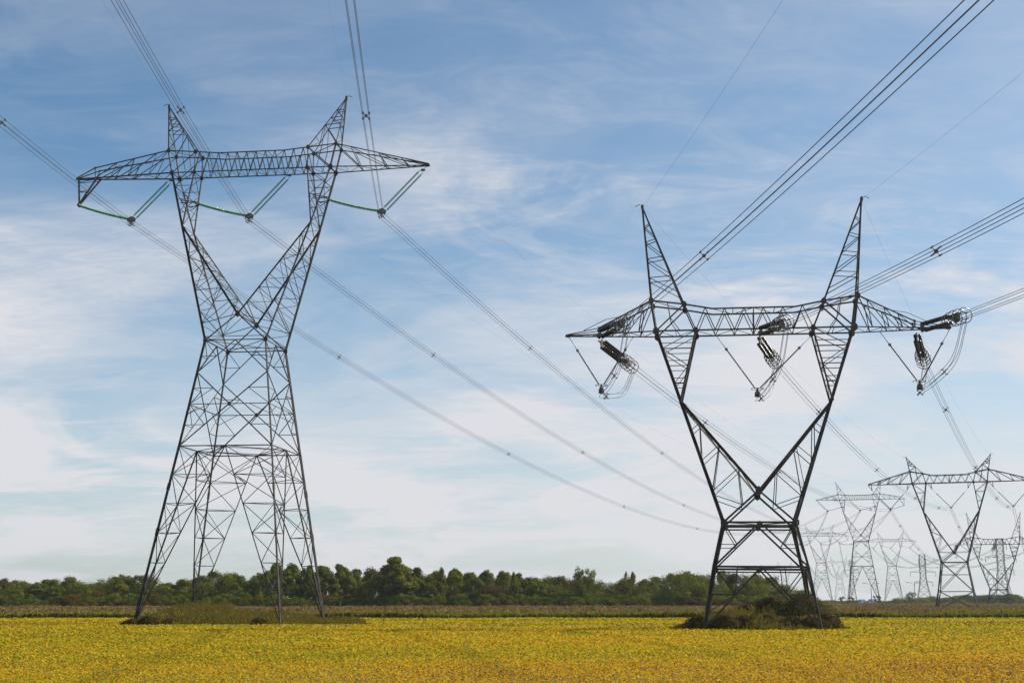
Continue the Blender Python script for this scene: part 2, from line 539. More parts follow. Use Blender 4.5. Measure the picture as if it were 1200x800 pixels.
PA = dict(b0=5.1, v0=5.4, bB=4.2, vB=4.5, zB=4.8, bW=3.1, vW=3.4, zW=12.2, zC=14.7, vC=2.9, uE=6.9, vE=1.5, zE=25.4,
          uO=9.3, uI=5.9, vb=1.2, zb=32.7, uTo=9.8, uTi=6.6, vt=1.2, zTo=35.9, zTi=35.3, uP=10.5, zP=39.6,
          uTL=20.6, uTR=20.6, zTip=32.7, KL=None, KR=None, midu=4.1, midz=34.7)
Z0 = 0.5


def lerp(a, b, t): return Vector(a).lerp(Vector(b), t)


def zig(mb, A0, A1, B0, B1, n, w, strut=0.0, start=0, both=False, w2=None):
    for i in range(n):
        a0, a1 = lerp(A0, A1, i / n), lerp(A0, A1, (i + 1) / n)
        b0, b1 = lerp(B0, B1, i / n), lerp(B0, B1, (i + 1) / n)
        if both:
            mb.ang(a0, b1, w); mb.ang(b0, a1, w)
        elif (i + start) % 2 == 0:
            mb.ang(a0, b1, w)
        else:
            mb.ang(b0, a1, w)
        if strut and i > 0: mb.ang(a0, b0, strut)


def tower(name, P, mat, W, style, lattice=1.0):
    """style 'tall' has split lattice legs under a long braced body, 'squat' a short A-braced body, 'mid' X-braced"""
    root = empty(name)
    wl_, wd, wr = W         # leg / diagonal / redundant member widths
    S = (-1, 1)

    def pt(u, v, z): return Vector((u, v, z + Z0))
    Ft = {(a, b): pt(a * P['b0'], b * P['v0'], 0) for a in S for b in S}
    Be = {(a, b): pt(a * P['bB'], b * P['vB'], P['zB']) for a in S for b in S}
    Wa = {(a, b): pt(a * P['bW'], b * P['vW'], P['zW']) for a in S for b in S}
    El = {(a, b): pt(a * P['uE'], b * P['vE'], P['zE']) for a in S for b in S}
    Oo = {(a, b): pt(a * P['uO'], b * P['vb'], P['zb']) for a in S for b in S}
    Ii = {(a, b): pt(a * P['uI'], b * P['vb'], P['zb']) for a in S for b in S}
    To = {(a, b): pt(a * P['uTo'], b * P['vt'], P['zTo']) for a in S for b in S}
    Ti = {(a, b): pt(a * P['uTi'], b * P['vt'], P['zTi']) for a in S for b in S}
    Mi = {(a, b): pt(a * P['midu'], b * P['vt'], P['midz']) for a in S for b in S}
    Cr = {b: pt(0, b * P['vC'], P['zC']) for b in S}
    Pk = {a: pt(a * P['uP'], 0, P['zP']) for a in S}
    faces = [((-1, -1), (1, -1)), ((1, -1), (1, 1)), ((1, 1), (-1, 1)), ((-1, 1), (-1, -1))]
    gus = []

    def flush(m):
        for c, f, r in gus:
            nrm = Vector((1, 0, 0)) if (f is not None and f[0][0] == f[1][0]) else Vector((0, 1, 0))
            m.plate(c, nrm, r * .8, r * 1.05, .14, 6)
        gus.clear()

    # legs with footings
    for k in Ft:
        d = (Ft[k] - Be[k]).normalized()
        g0 = Ft[k] + d * (Z0 / abs(d.z))
        mb = MB()
        hint = (k[0], k[1], 0)
        if style == 'squat':
            mb.ang(g0, Be[k], wl_, hint); mb.ang(Be[k], Wa[k], wl_, hint)
            for t in (.35, .7):          # splice plates
                c = lerp(g0, Be[k], t); mb.ang(c, c + (Be[k] - g0).normalized() * .6, wl_ * 1.15, hint)
        else:
            mb.ang(g0, Be[k], wl_, hint)
            mb.ang(Be[k], Wa[k], wl_ * .95, hint)
            for t in (.12, .25, .5, .75):
                c = lerp(g0, Be[k], t); mb.ang(c, c + (Be[k] - g0).normalized() * .8, wl_ * 1.3, hint)
        leg = mb.build('leg', mat, root)
        mf = MB(); mf.lathe((g0.x, g0.y, -0.35), (g0.x, g0.y, 1), [(0, 0.0), (0, .45), (0.5, .45), (0.55, .40), (0.55, 0)], 12)
        mf.build('footing', CONC, leg)
    # leg bracing
    mb = MB()
    belt = MB()
    if style == 'tall':
        N = 6
        mids = {}
        for a, b in faces:
            m = (Be[a] + Be[b]) / 2; mids[(a, b)] = m
            for e in (a, b):
                mb.ang(Ft[e], m, wd * 1.15)
                for i in range(1, N):
                    p, q = lerp(Ft[e], Be[e], i / N), lerp(Ft[e], m, i / N)
                    mb.ang(p, q, wr)
                    p2, q2 = lerp(Ft[e], Be[e], (i + 1) / N), lerp(Ft[e], m, (i + 1) / N)
                    if i % 2: mb.ang(p, q2, wr * 1.1)
                    else: mb.ang(q, p2, wr * 1.1)
                    if i >= 3:
                        if i % 2: mb.ang(q, p2, wr * .9)
        for i4, k in enumerate(Ft):      # third face of each split leg
            fs = [f for f in faces if k in f]
            m0, m1 = mids[fs[0]], mids[fs[1]]
            for i in range(1, N):
                p, q = lerp(Ft[k], m0, i / N), lerp(Ft[k], m1, i / N)
                if i < N - 0: mb.ang(p, q, wr)
                p2, q2 = lerp(Ft[k], m0, (i + 1) / N), lerp(Ft[k], m1, (i + 1) / N)
                mb.ang(p, q2, wr) if i % 2 else mb.ang(q, p2, wr)
        for j, f in enumerate(faces):
            belt.ang(mids[f], mids[faces[(j + 1) % 4]], wr * 1.2)
            belt.ang(lerp(Be[f[0]], Be[f[1]], .25), lerp(Be[faces[(j + 1) % 4][0]], Be[faces[(j + 1) % 4][1]], .75) if False else mids[faces[(j + 1) % 4]], wr)
    elif style == 'squat':
        for a, b in faces:
            m = (Be[a] + Be[b]) / 2
            for e, o in ((a, b), (b, a)):
                mb.ang(Ft[e], m, wd)
                # redundants inside the A
                p = lerp(Ft[e], Be[e], .55); q = lerp(Ft[e], m, .55)
                mb.ang(p, q, wr); mb.ang(Be[e], q, wr * 1.2)
                mb.ang(lerp(Ft[e], Be[e], .25), lerp(Ft[e], m, .25), wr)
                mb.ang(lerp(Ft[e], Be[e], .25), q, wr)
                mb.ang(q, lerp(Be[e], m, .5), wr)
            gus.append((m + Vector((0, 0, -.12)), (a, b), .28))
    else:
        for a, b in faces:
            mb.ang(Ft[a], Be[b], wd); mb.ang(Ft[b], Be[a], wd)
    flush(mb); mb.build('leg_bracing', mat, root)
    for j, (a, b) in enumerate(faces):
        belt.ang(Be[a], Be[b], wd * (1.35 if style == 'squat' else 1.1))
        if style == 'squat':
            belt.ang(Be[a] + Vector((0, 0, -.28)), Be[b] + Vector((0, 0, -.28)), wd * .9)
    if style == 'squat':
        belt.ang(Be[(-1, -1)], Be[(1, 1)], wr); belt.ang(Be[(-1, 1)], Be[(1, -1)], wr)
    belt.build('belt_frame', mat, root)

    # body
    mb = MB()
    if style == 'tall':
        tM = 0.31
        Mm = {k: lerp(Wa[k], Be[k], tM) for k in Wa}
        for a, b in faces:
            cw = (Mm[a] - Mm[b]).length; cb = (Be[a] - Be[b]).length
            t = cw / (cw + cb)
            c = lerp(Mm[a], Be[b], t)
            mb.ang(Mm[a], Be[b], wd); mb.ang(Mm[b], Be[a], wd)
            la, lb = lerp(Mm[a], Be[a], t), lerp(Mm[b], Be[b], t)
            mb.ang(la, lb, wd * .8)
            gus.append((c, (a, b), .26))
            wm = (Wa[a] + Wa[b]) / 2
            mb.ang(Mm[a], wm, wd); mb.ang(Mm[b], wm, wd)
            for x in (a, b):
                l_ = la if x == a else lb
                # redundants
                p = lerp(l_, Be[x], .5); q = lerp(c, Be[x], .5); mb.ang(p, q, wr); mb.ang(l_, q, wr); mb.ang(lerp(l_, Be[x], .25), lerp(c, l_, .5), wr * .9)
                p = lerp(l_, Mm[x], .5); q = lerp(c, Mm[x], .5); mb.ang(p, q, wr); mb.ang(l_, q, wr)
                p = lerp(Mm[x], Wa[x], .5); q = lerp(Mm[x], wm, .5); mb.ang(p, q, wr); mb.ang(q, Wa[x], wr)
    elif style == 'squat':
        for a, b in faces:
            m = (Wa[a] + Wa[b]) / 2
            gus.append((m + Vector((0, 0, -.12)), (a, b), .3))
            for e in (a, b):
                mb.ang(Be[e], m, wd * 1.1)
                q = lerp(Be[e], m, .5); mb.ang(lerp(Be[e], Wa[e], .5), q, wr); mb.ang(Wa[e], q, wr * 1.2)
    else:
        for a, b in faces:
            c1 = (Be[a] - Be[b]).length; c2 = (Wa[a] - Wa[b]).length; t = c1 / (c1 + c2)
            mb.ang(Be[a], Wa[b], wd); mb.ang(Be[b], Wa[a], wd)
            mb.ang(lerp(Be[a], Wa[a], t), lerp(Be[b], Wa[b], t), wr)
    flush(mb); mb.build('body_bracing', mat, root)
    mb = MB()
    for a, b in faces:
        mb.ang(Wa[a], Wa[b], wd * (1.4 if style == 'squat' else 1.0))
        if style == 'squat': mb.ang(Wa[a] + Vector((0, 0, -.3)), Wa[b] + Vector((0, 0, -.3)), wd)
        elif style == 'tall': mb.ang(Wa[a] + Vector((0, 0, .45)), Wa[b] + Vector((0, 0, .45)), wr)
    mb.ang(Wa[(-1, -1)], Wa[(1, 1)], wr * 1.2); mb.ang(Wa[(-1, 1)], Wa[(1, -1)], wr * 1.2)
    mb.build('waist_frame', mat, root)

    # two fork arms
    for a in S:
        mb = MB()
        for b in S:
            hint = (a, b, 0)
            mb.ang(Wa[(a, b)], El[(a, b)], wl_ * .9, hint)
            mb.ang(Cr[b], El[(a, b)], wl_ * .8, hint)
            mb.ang(Wa[(a, b)], Cr[b], wd * 1.25)
            n = {'tall': 7, 'squat': 4, 'mid': 5}[style]
            # web between outer and inner chord
            for i in range(n):
                p0, p1 = lerp(Wa[(a, b)], El[(a, b)], i / n), lerp(Wa[(a, b)], El[(a, b)], (i + 1) / n)
                q0, q1 = lerp(Cr[b], El[(a, b)], i / n), lerp(Cr[b], El[(a, b)], (i + 1) / n)
                if i > 0: mb.ang(p0, q0, wr)
                if i < n - 1:
                    if style == 'squat': mb.ang(p0, q1, wr * 1.1) if i else mb.ang(lerp(Wa[(a, b)], Cr[b], .55), q1, wr)
                    elif i % 2: mb.ang(p0, q1, wr)
                    else: mb.ang(q0, p1, wr)
            if style == 'squat':
                mb.ang(lerp(Wa[(a, b)], Cr[b], .55), lerp(Wa[(a, b)], El[(a, b)], .22), wr)
            # neck
            mb.ang(El[(a, b)], Oo[(a, b)], wl_ * .85, hint)
            mb.ang(El[(a, b)], Ii[(a, b)], wd * 1.1)
            n2 = {'tall': 4, 'squat': 4, 'mid': 3}[style]
            for i in range(1, n2):
                p0, q0 = lerp(El[(a, b)], Oo[(a, b)], i / n2), lerp(El[(a, b)], Ii[(a, b)], i / n2)
                p1, q1 = lerp(El[(a, b)], Oo[(a, b)], (i + 1) / n2), lerp(El[(a, b)], Ii[(a, b)], (i + 1) / n2)
                mb.ang(p0, q0, wr)
                if style == 'squat': mb.ang(lerp(p0, p1, .3), lerp(q0, q1, .3), wr)
                mb.ang(p0, q1, wr) if i % 2 else mb.ang(q0, p1, wr)
            gus.append((Oo[(a, b)], None, wl_ * 1.6)); gus.append((El[(a, b)], None, wl_ * .7))
            gus.append((Ii[(a, b)], None, wl_ * 1.3))
            gus.append((Wa[(a, b)], None, wl_ * 1.5))
        # webs front to back
        n = {'tall': 8, 'squat': 4, 'mid': 5}[style]
        zig(mb, Wa[(a, -1)], El[(a, -1)], Wa[(a, 1)], El[(a, 1)], n, wr, wr * .8)
        zig(mb, Cr[-1], El[(a, -1)], Cr[1], El[(a, 1)], n, wr, wr * .8, 1)
        zig(mb, El[(a, -1)], Oo[(a, -1)], El[(a, 1)], Oo[(a, 1)], 3, wr * .8, wr * .8 if style != 'squat' else 0)
        zig(mb, El[(a, -1)], Ii[(a, -1)], El[(a, 1)], Ii[(a, 1)], 3, wr * .8, wr * .8 if style != 'squat' else 0, 1)
        mb.ang(El[(a, -1)], El[(a, 1)], wr)
        flush(mb); mb.build('fork_arm', mat, root)
    for b in S: gus.append((Cr[b], None, wl_ * 1.7))
    mbx = MB(); mbx.ang(Cr[-1], Cr[1], wl_ * .6); flush(mbx); mbx.build('crotch_beam', mat, root)

    # crossarm between and over the forks
    mb = MB()
    for b in S:
        for ch in ([Oo[(-1, b)], Ii[(-1, b)], Ii[(1, b)], Oo[(1, b)]], [To[(-1, b)], Ti[(-1, b)], Mi[(-1, b)], Mi[(1, b)], Ti[(1, b)], To[(1, b)]]):
            for p, q in zip(ch[:-1], ch[1:]): mb.ang(p, q, wl_ * .62)
        for a in S:
            mb.ang(Oo[(a, b)], Ti[(a, b)], wd); mb.ang(Oo[(a, b)], To[(a, b)], wl_ * .7)
            mb.ang(Ii[(a, b)], Ti[(a, b)], wd * .8)
            mb.ang(lerp(Oo[(a, b)], Ti[(a, b)], .5), lerp(Oo[(a, b)], Ii[(a, b)], .6), wr)
            mb.ang(lerp(Oo[(a, b)], Ti[(a, b)], .5), lerp(To[(a, b)], Ti[(a, b)], .5), wr)
            gus.append((To[(a, b)], None, wl_ * 1.3)); gus.append((Ti[(a, b)], None, wl_ * 1.3))
        nb = {'tall': 12, 'squat': 6, 'mid': 6}[style]
        uI = P['uI']

        def topz(u):
            au = abs(u)
            if au <= P['midu']: return P['midz']
            return P['midz'] + (P['zTi'] - P['midz']) * (au - P['midu']) / (P['uTi'] - P['midu'])
        for i in range(nb):
            u0, u1 = -uI + 2 * uI * i / nb, -uI + 2 * uI * (i + 1) / nb
            um = (u0 + u1) / 2
            yb, yt = b * P['vb'], b * P['vt']
            mb.ang(pt(u0, yb, P['zb']), pt(um, yt, topz(um)), wr * 1.2)
            mb.ang(pt(um, yt, topz(um)), pt(u1, yb, P['zb']), wr * 1.2)
        if style != 'tall': mb.ang(pt(0, b * P['vb'], P['zb']), pt(0, b * P['vt'], P['midz']), wr * 1.2)
    nb = {'tall': 12, 'squat': 6, 'mid': 6}[style]
    zig(mb, Oo[(-1, -1)], Oo[(1, -1)], Oo[(-1, 1)], Oo[(1, 1)], nb + 4, wr * .8, wr * .8)
    zig(mb, Mi[(-1, -1)], Mi[(1, -1)], Mi[(-1, 1)], Mi[(1, 1)], 4, wr, wr)
    for a in S:
        mb.ang(To[(a, -1)], To[(a, 1)], wr); mb.ang(Ti[(a, -1)], Ti[(a, 1)], wr)
        mb.ang(Oo[(a, -1)], Oo[(a, 1)], wd); mb.ang(Ii[(a, -1)], Ii[(a, 1)], wd)
        mb.ang(To[(a, -1)], Ti[(a, 1)], wr)
    flush(mb); mb.build('crossarm', mat, root)
    # outer arms
    for a in S:
        mb = MB()
        uT = P['uTL'] if a < 0 else P['uTR']
        K = P['KL'] if a < 0 else P['KR']
        T = pt(a * uT, 0, P['zTip'])
        for b in S:
            tb = pt(a * uT, b * .12, P['zTip'])
            mb.ang(Oo[(a, b)], tb, wl_ * (.42 if style == 'squat' else .6))
            if K:
                k = pt(a * K[0], b * K[2], K[1])
                mb.ang(To[(a, b)], k, wl_ * .5); mb.ang(k, pt(a * uT, b * .12, P['zTip'] + .12), wl_ * (.28 if style == 'squat' else .45))
                e1, zt = k, K[0]
                bk = lerp(Oo[(a, b)], tb, (K[0] - P['uO']) / (uT - P['uO']))
                mb.ang(k, bk, wd)
                gus.append((k, None, wl_ * .6))
            else:
                mb.ang(To[(a, b)], pt(a * uT, b * .12, P['zTip'] + .2), wl_ * .55)
                e1 = pt(a * uT, b * .12, P['zTip'] + .2); bk = tb
            n = 4
            nodes_b = [lerp(Oo[(a, b)], bk, t) for t in (0, .3, .58, .8, 1)]
            nodes_t = [lerp(To[(a, b)], e1, t) for t in (0, .16, .46, .7, .9)]
            for i in range(n):
                mb.ang(nodes_b[i + 1], nodes_t[i if i == 0 else i], wr * 1.25) if i == 0 else mb.ang(nodes_t[i], nodes_b[i + 1], wr * 1.1)
                if i > 0: mb.ang(nodes_b[i], nodes_t[i], wr * 1.1)
            if style == 'tall': mb.ang(nodes_t[2], lerp(nodes_b[1], nodes_b[2], .9), wr * .8)
        k0, k1 = (lerp(Oo[(a, -1)], pt(a * uT, -.12, P['zTip']), .9), lerp(Oo[(a, 1)], pt(a * uT, .12, P['zTip']), .9))
        zig(mb, Oo[(a, -1)], k0, Oo[(a, 1)], k1, 6, wr * .8, wr * .7)
        zig(mb, To[(a, -1)], lerp(To[(a, -1)], pt(a * uT, -.12, P['zTip']), .8), To[(a, 1)], lerp(To[(a, 1)], pt(a * uT, .12, P['zTip']), .8), 3, wr * .7, 0)
        mb.plate(T + Vector((-a * .2, 0, .02)), (0, 1, 0), .35, .15, .24, 6)
        flush(mb); mb.build('outer_arm', mat, root)
    # peaks
    for a in S:
        mb = MB()
        for b in S:
            ap = Pk[a] + Vector((0, b * .06, 0))
            mb.ang(To[(a, b)], ap, wl_ * .5, (a, b, 0)); mb.ang(Ti[(a, b)], ap, wl_ * .5)
            if style == 'squat':
                for i, t in enumerate((.12, .30, .50, .70)):
                    t2 = (.24, .44, .62, .78)[i]
                    mb.ang(lerp(To[(a, b)], ap, t2), lerp(Ti[(a, b)], ap, t), wr)
                    mb.ang(lerp(Ti[(a, b)], ap, t2 + .05), lerp(To[(a, b)], ap, t2), wr)
            else:
                for i, t in enumerate((.45, .60, .75)):
                    mb.ang(lerp(To[(a, b)], ap, t), lerp(Ti[(a, b)], ap, t), wr)
                mb.ang(lerp(Ti[(a, b)], ap, .45), lerp(To[(a, b)], ap, 0.02), wr * 1.2)
                mb.ang(lerp(Ti[(a, b)], ap, .45), lerp(To[(a, b)], Ti[(a, b)], .5), wr)
                mb.ang(lerp(Ti[(a, b)], ap, .60), lerp(To[(a, b)], ap, .45), wr * .9)
                mb.ang(lerp(Ti[(a, b)], ap, .75), lerp(To[(a, b)], ap, .60), wr * .9)
        zig(mb, To[(a, -1)], Pk[a], To[(a, 1)], Pk[a], 5, wr * .9, wr * .8)
        zig(mb, Ti[(a, -1)], Pk[a], Ti[(a, 1)], Pk[a], 5, wr * .9, wr * .8)
        mb.plate(Pk[a] + Vector((0, 0, .05)), (0, 1, 0), .16, .3, .2, 6)
        mb.tube([Pk[a] + Vector((0, 0, .1)), Pk[a] + Vector((a * .3, 0, .35)), Pk[a] + Vector((a * .75, 0, .1))], .04, 5)
        mb.build('earth_wire_peak', mat, root)
    return root


def place(o, X, Y, a, lean=0.0):
    o.location = (X, Y, 0); o.rotation_euler = (0, lean, a)


def w_of(o):
    return Matrix.Translation(o.location) @ o.rotation_euler.to_matrix().to_4x4()


LT = tower('transmission_tower', PL, STEEL_L, (0.235, 0.12, 0.076), 'tall')
place(LT, -32.5, 156.94, -0.135, 0.005)
tag(LT, 'tallest lattice tower on the left with green insulators and splayed lattice legs', 'power tower')
# bracket that holds the outermost low insulator string
mb = MB()
for b in (-1, 1):
    tip = Vector((-23.05, b * .12, PL['zTip'] + Z0)); low = Vector((-22.75, b * .1, 51.6 + Z0)); inn = Vector((-20.35, b * .5, PL['zTip'] + Z0))
    mb.ang(tip, low, .17); mb.ang(inn, low, .17); mb.ang(lerp(tip, low, .5), lerp(inn, low, .5), .09)
    mb.ang(lerp(tip, low, .14), lerp(inn, low, .06), .09)
mb.plate((-22.75, 0, 51.55 + Z0), (0, 1, 0), .25, .3, .3, 8)
mb.build('insulator_bracket', STEEL_L, LT)
for uu in (-7.3, 9.6):
    mb = MB()
    for b in (-1, 1):
        mb.ang((uu - 1.4, b * 1.65, 51.2 + Z0), (uu + .4, b * .4, 51.2 + Z0), .13)
        mb.ang((uu - 1.4, b * 1.65, 50.8 + Z0), (uu + .4, b * .4, 51.2 + Z0), .11)
    mb.ang((uu - .1, -.7, 51.2 + Z0), (uu - .1, .7, 51.2 + Z0), .14)
    mb.ang((uu - 1.4, -1.65, 51.2 + Z0), (uu - 1.4, 1.65, 51.2 + Z0), .12)
    mb.build('string_support_frame', STEEL_L, LT)

RT = tower('transmission_tower', PR, STEEL_R, (0.27, 0.145, 0.075), 'squat')
place(RT, 24.12, 130.04, -0.160, 0.010)
tag(RT, 'dark squat lattice tower on the right with tall horns and ringed insulators', 'power tower')

# far towers
FT = []
BT = copy_tree(LT); place(BT, 184.0, 700, math.pi - R(16)); FT.append(BT)
tag(BT, 'long legged far power tower left of the nearest far tower', 'power tower', 'far power towers')
CT = copy_tree(LT); place(CT, 256, 1104, math.pi - R(12)); tag(CT, 'hazy power tower just right of the dark tower leg, wide arms on a long body', 'power tower', 'far power towers')
DT = copy_tree(LT); place(DT, 466, 1900, math.pi - R(14)); tag(DT, 'very faint V shaped tower right of the hazy one beside the dark tower leg', 'power tower', 'far power towers')
ET = copy_tree(LT); place(ET, 345, 1210, -R(14)); tag(ET, 'hazy power tower between two nearer ones, only its right horn clear', 'power tower', 'far power towers')
IT = copy_tree(LT); place(IT, 440, 2150, -R(12)); tag(IT, 'faintest power tower, a pale trace seen through the legs of the dark tower', 'power tower', 'far power towers')
AT_ = tower('transmission_tower', PA, STEEL_FAR, (0.26, 0.14, 0.09), 'mid')
place(AT_, 114.3, 344, -R(21)); tag(AT_, 'nearest far power tower at right, wide V head on short body', 'power tower', 'far power towers')
PF = dict(PR)
for k in ('zW', 'zC', 'zE', 'zb', 'zTo', 'zTi', 'zP', 'zTip', 'midz'): PF[k] = PR[k] - 2.6
PF['zB'] = 3.4
PF['KL'] = PF['KR'] = (15.6, 27.15, .75)
FTw = tower('transmission_tower', PF, STEEL_FAR, (0.26, 0.14, 0.09), 'squat')
place(FTw, 211, 580, -R(17)); tag(FTw, 'far strain tower near the right edge with tall horns and dark insulator clumps', 'power tower', 'far power towers')


# double circuit towers
def mast_tower(label, X, Y, a, H, arms, gap):
    root = empty('double_circuit_tower'); place(root, X, Y, a)
    S = (-1, 1)
    mb = MB()
    zs = [0, H * .12, H * .26, H * .40, H * .52, H * .62, H * .72, H * .81, H * .90, H]

    def hw(z): return gap + max(0, (H * .55 - z) / (H * .55)) ** 1.3 * gap * 1.9
    for i in range(len(zs) - 1):
        c0 = {(x, y): Vector((x * hw(zs[i]), y * hw(zs[i]), zs[i])) for x in S for y in S}
        c1 = {(x, y): Vector((x * hw(zs[i + 1]), y * hw(zs[i + 1]), zs[i + 1])) for x in S for y in S}
        for k in c0: mb.ang(c0[k], c1[k], .34)
        ks = [(-1, -1), (1, -1), (1, 1), (-1, 1)]
        for j in range(4):
            p, q = ks[j], ks[(j + 1) % 4]
            mb.ang(c0[p], c1[q], .16); mb.ang(c0[q], c1[p], .16); mb.ang(c1[p], c1[q], .16)
    mb.build('mast', STEEL_FAR, root)
    for z, L in arms:
        ma = MB()
        for sx in S:
            for y in S:
                ma.ang((sx * gap, y * gap, z), (sx * L, 0, z + .3), .22); ma.ang((sx * gap, y * gap, z + 1.8), (sx * L, 0, z + .3), .2)
            ma.ang((sx * (gap + L) / 2, -gap / 2, z + .15), (sx * (gap + L) / 2, gap / 2, z + .15), .14)
        arm = ma.build('crossarm', STEEL_FAR, root)
        for sx in S:
            mi = MB(); mi.lathe((sx * (L - .2), 0, z + .2), (sx * (L - .2), 0, z - 4), [(0, .05), (.3, .18), (3.4, .18), (3.6, .3), (3.9, .05)], 8)
            mi.build('insulator_string', BROWN_PORC, arm)
    tag(root, label, 'power tower', 'double circuit towers')
    return root


mast_tower('slim double circuit lattice mast with short stacked arms, between two V headed towers', 365, 1185, -.2, 43, [(38, 3.4), (27.5, 11.0), (18.5, 8.0)], 2.4)
mast_tower('tall double circuit lattice mast seen through the far strain tower', 345, 940, -.2, 46, [(42, 4.6), (33, 10.5), (24, 8.5)], 2.3)
mast_tower('faint slim lattice mast left of the long legged far tower', 382, 1500, -.2, 48, [(44, 3.4), (36, 8)], 1.6)


# ------------------------------------------------------------------ insulators
def disc_profile(L, n, r, core=.035, cap=.3):
    pr = [(0, core), (cap, core)]
    p = (L - 2 * cap) / n
    for i in range(n):
        z = cap + i * p
        pr += [(z + p * .15, core * 1.5), (z + p * .45, r), (z + p * .62, r), (z + p * .68, core * 1.6)]
    pr += [(L - cap, core), (L, core)]
    return pr


def string(mb, p, q, n, r, seg=10, cap=.3):
    p, q = Vector(p), Vector(q)
    mb.lathe(p, q, disc_profile((q - p).length, n, r, cap=cap), seg)


def green_v(owner, lowp, yoke, steep, label, group):
    root = empty('v_string_insulator')
    yv = Vector(yoke); root.location = yv; root.rotation_euler = (0, 0, owner.rotation_euler.z)
    rel = lambda u: Vector(u) - yv
    M = Matrix.Rotation(-owner.rotation_euler.z, 3, 'Z')
    lo = M @ rel(lowp); st = M @ rel(steep)
    for b in (-1, 1):
        e1 = Vector((-.35, b * .22, .12)); d = Vector((0, b * .24, 0))
        s = MB()
        # slight sag of the shallow pair
        pts = [lerp(lo + d, e1, t) + Vector((0, 0, -.13 * 4 * t * (1 - t))) for t in (0, .25, .5, .75, 1)]
        for p, q in zip(pts[:-1], pts[1:]): string(s, p, q, 9, .17, 9, .02)
        s.build('disc_string', GREEN_GLASS, root, True)
    dn = (st).normalized(); side = Vector((dn.z, 0, -dn.x))
    for b in (-1, 1):
        s = MB(); string(s, st + side * b * .25 - dn * .8, Vector((.3, 0, .15)) + side * b * .25, 34, .16, 9)
        s.build('disc_string', GREEN_GLASS, root, True)
    m = MB(); m.plate((0, 0, 0), (0, 1, 0), .62, .36, .16, 6); m.plate((0, 0, -.5), (1, 0, 0), .5, .28, .1, 6)
    for x in (-.28, .28):
        for z in (-.18, -.74):
            m.tube([(x, -.35, z), (x, .35, z)], .07, 6)
    m.tube([(0, 0, -.1), (0, 0, -.8)], .06, 6)
    m.ring((0, 0, -.1), (0, 1, 0), .5, .035, 16, 5)
    m.build('yoke', FITTING, root)
    m = MB(); m.plate(st - dn * .55, (0, 1, 0), .32, .18, .1, 6); m.tube([st, st - dn * .6], .05, 5); m.tube([lo, lo + Vector((-.3, 0, .05))], .1, 5)
    m.build('hanger_link', FITTING, root)
    tag(root, label, 'insulator', group)
    return root


def L2W(o, u, v, z): return w_of(o) @ Vector((u, v, z + Z0))


YOKES_L = [L2W(LT, -15.7, 0, 49.4), L2W(LT, -0.35, 0, 49.3), L2W(LT, 16.45, 0, 49.3)]
lows = [L2W(LT, -22.75, 0, 51.5), L2W(LT, -6.95, 0, 51.15), L2W(LT, 9.95, 0, 51.0)]
steeps = [L2W(LT, -10.35, 0, 54.75), L2W(LT, 5.0, 0, 54.8), L2W(LT, 21.9, 0, 54.8)]
GL = ['V of green glass insulator strings under the left arm end of the tall left tower',
      'V of green glass insulator strings in the middle window of the tall left tower',
      'V of green glass insulator strings under the right arm tip of the tall left tower']
gv = [green_v(LT, l, y, s, lb, 'green insulator assemblies of the left tower') for l, y, s, lb in zip(lows, YOKES_L, steeps, GL)]


def copy_vs(dst, ss, desc, rev=False):
    """the same three assemblies hung on a far tower; returns their yoke points"""
    out = []
    D = w_of(dst) @ w_of(ss[0]).inverted()
    names = ['right', 'middle', 'left'] if rev else ['left', 'middle', 'right']
    for g_, nm in zip(ss[1], names):
        c = copy_tree(g_)
        Mn = D @ (Matrix.Translation(g_.location) @ g_.rotation_euler.to_matrix().to_4x4())
        c.location = Mn.to_translation(); c.rotation_euler = Mn.to_euler()
        tag(c, '%s V insulator of the %s' % (nm, desc), 'insulator', 'V insulators of the far towers')
        out.append(Vector(c.location))
    return out


srcL = (LT, gv)
YB = copy_vs(BT, srcL, 'long legged far tower behind the dark tower', True)
YC = copy_vs(CT, srcL, 'hazy far tower next to the dark tower leg', True)
YD = copy_vs(DT, srcL, 'very faint far tower', True)
YE = copy_vs(ET, srcL, 'hazy far tower seen between two nearer ones')


def rod_v(owner, left, yoke, right, label, group, r=.085, weight=True, mat=None):
    yv = Vector(yoke); root = empty('v_string_insulator', yv, (0, 0, owner.rotation_euler.z))
    M = Matrix.Rotation(-owner.rotation_euler.z, 3, 'Z')
    for i, e in enumerate((left, right)):
        e = M @ (Vector(e) - yv); s = Vector(((-1, 1)[i] * .22, 0, .1)); m = lerp(e, s, .28)
        a = MB(); string(a, m, s, 36, r, 8, .1); st = a.build('disc_string', mat or BROWN_PORC, root, True)
        a = MB(); a.tube([e, m], .045, 6); a.plate(m, (0, 1, 0), .16, .16, .08, 6); a.build('hanger_link', FITTING, st)
    a = MB(); a.ring((0, 0, .05), (0, 0, 1), .62, .04, 18, 5)
    a.ring((0, 0, -.45), (0, 0, 1), .3, .03, 14, 5)
    a.build('corona_ring', RINGM, root)
    a = MB()
    a.lathe((0, 0, .15), (0, 0, -1), [(0, .08), (.25, .12), (.45, .26), (.9, .33), (.92, 0)] if weight else [(0, .1), (.3, .25), (.5, .05)], 8)
    a.build('weight' if weight else 'yoke', GUSSET, root)
    tag(root, label, 'insulator', group)
    return root


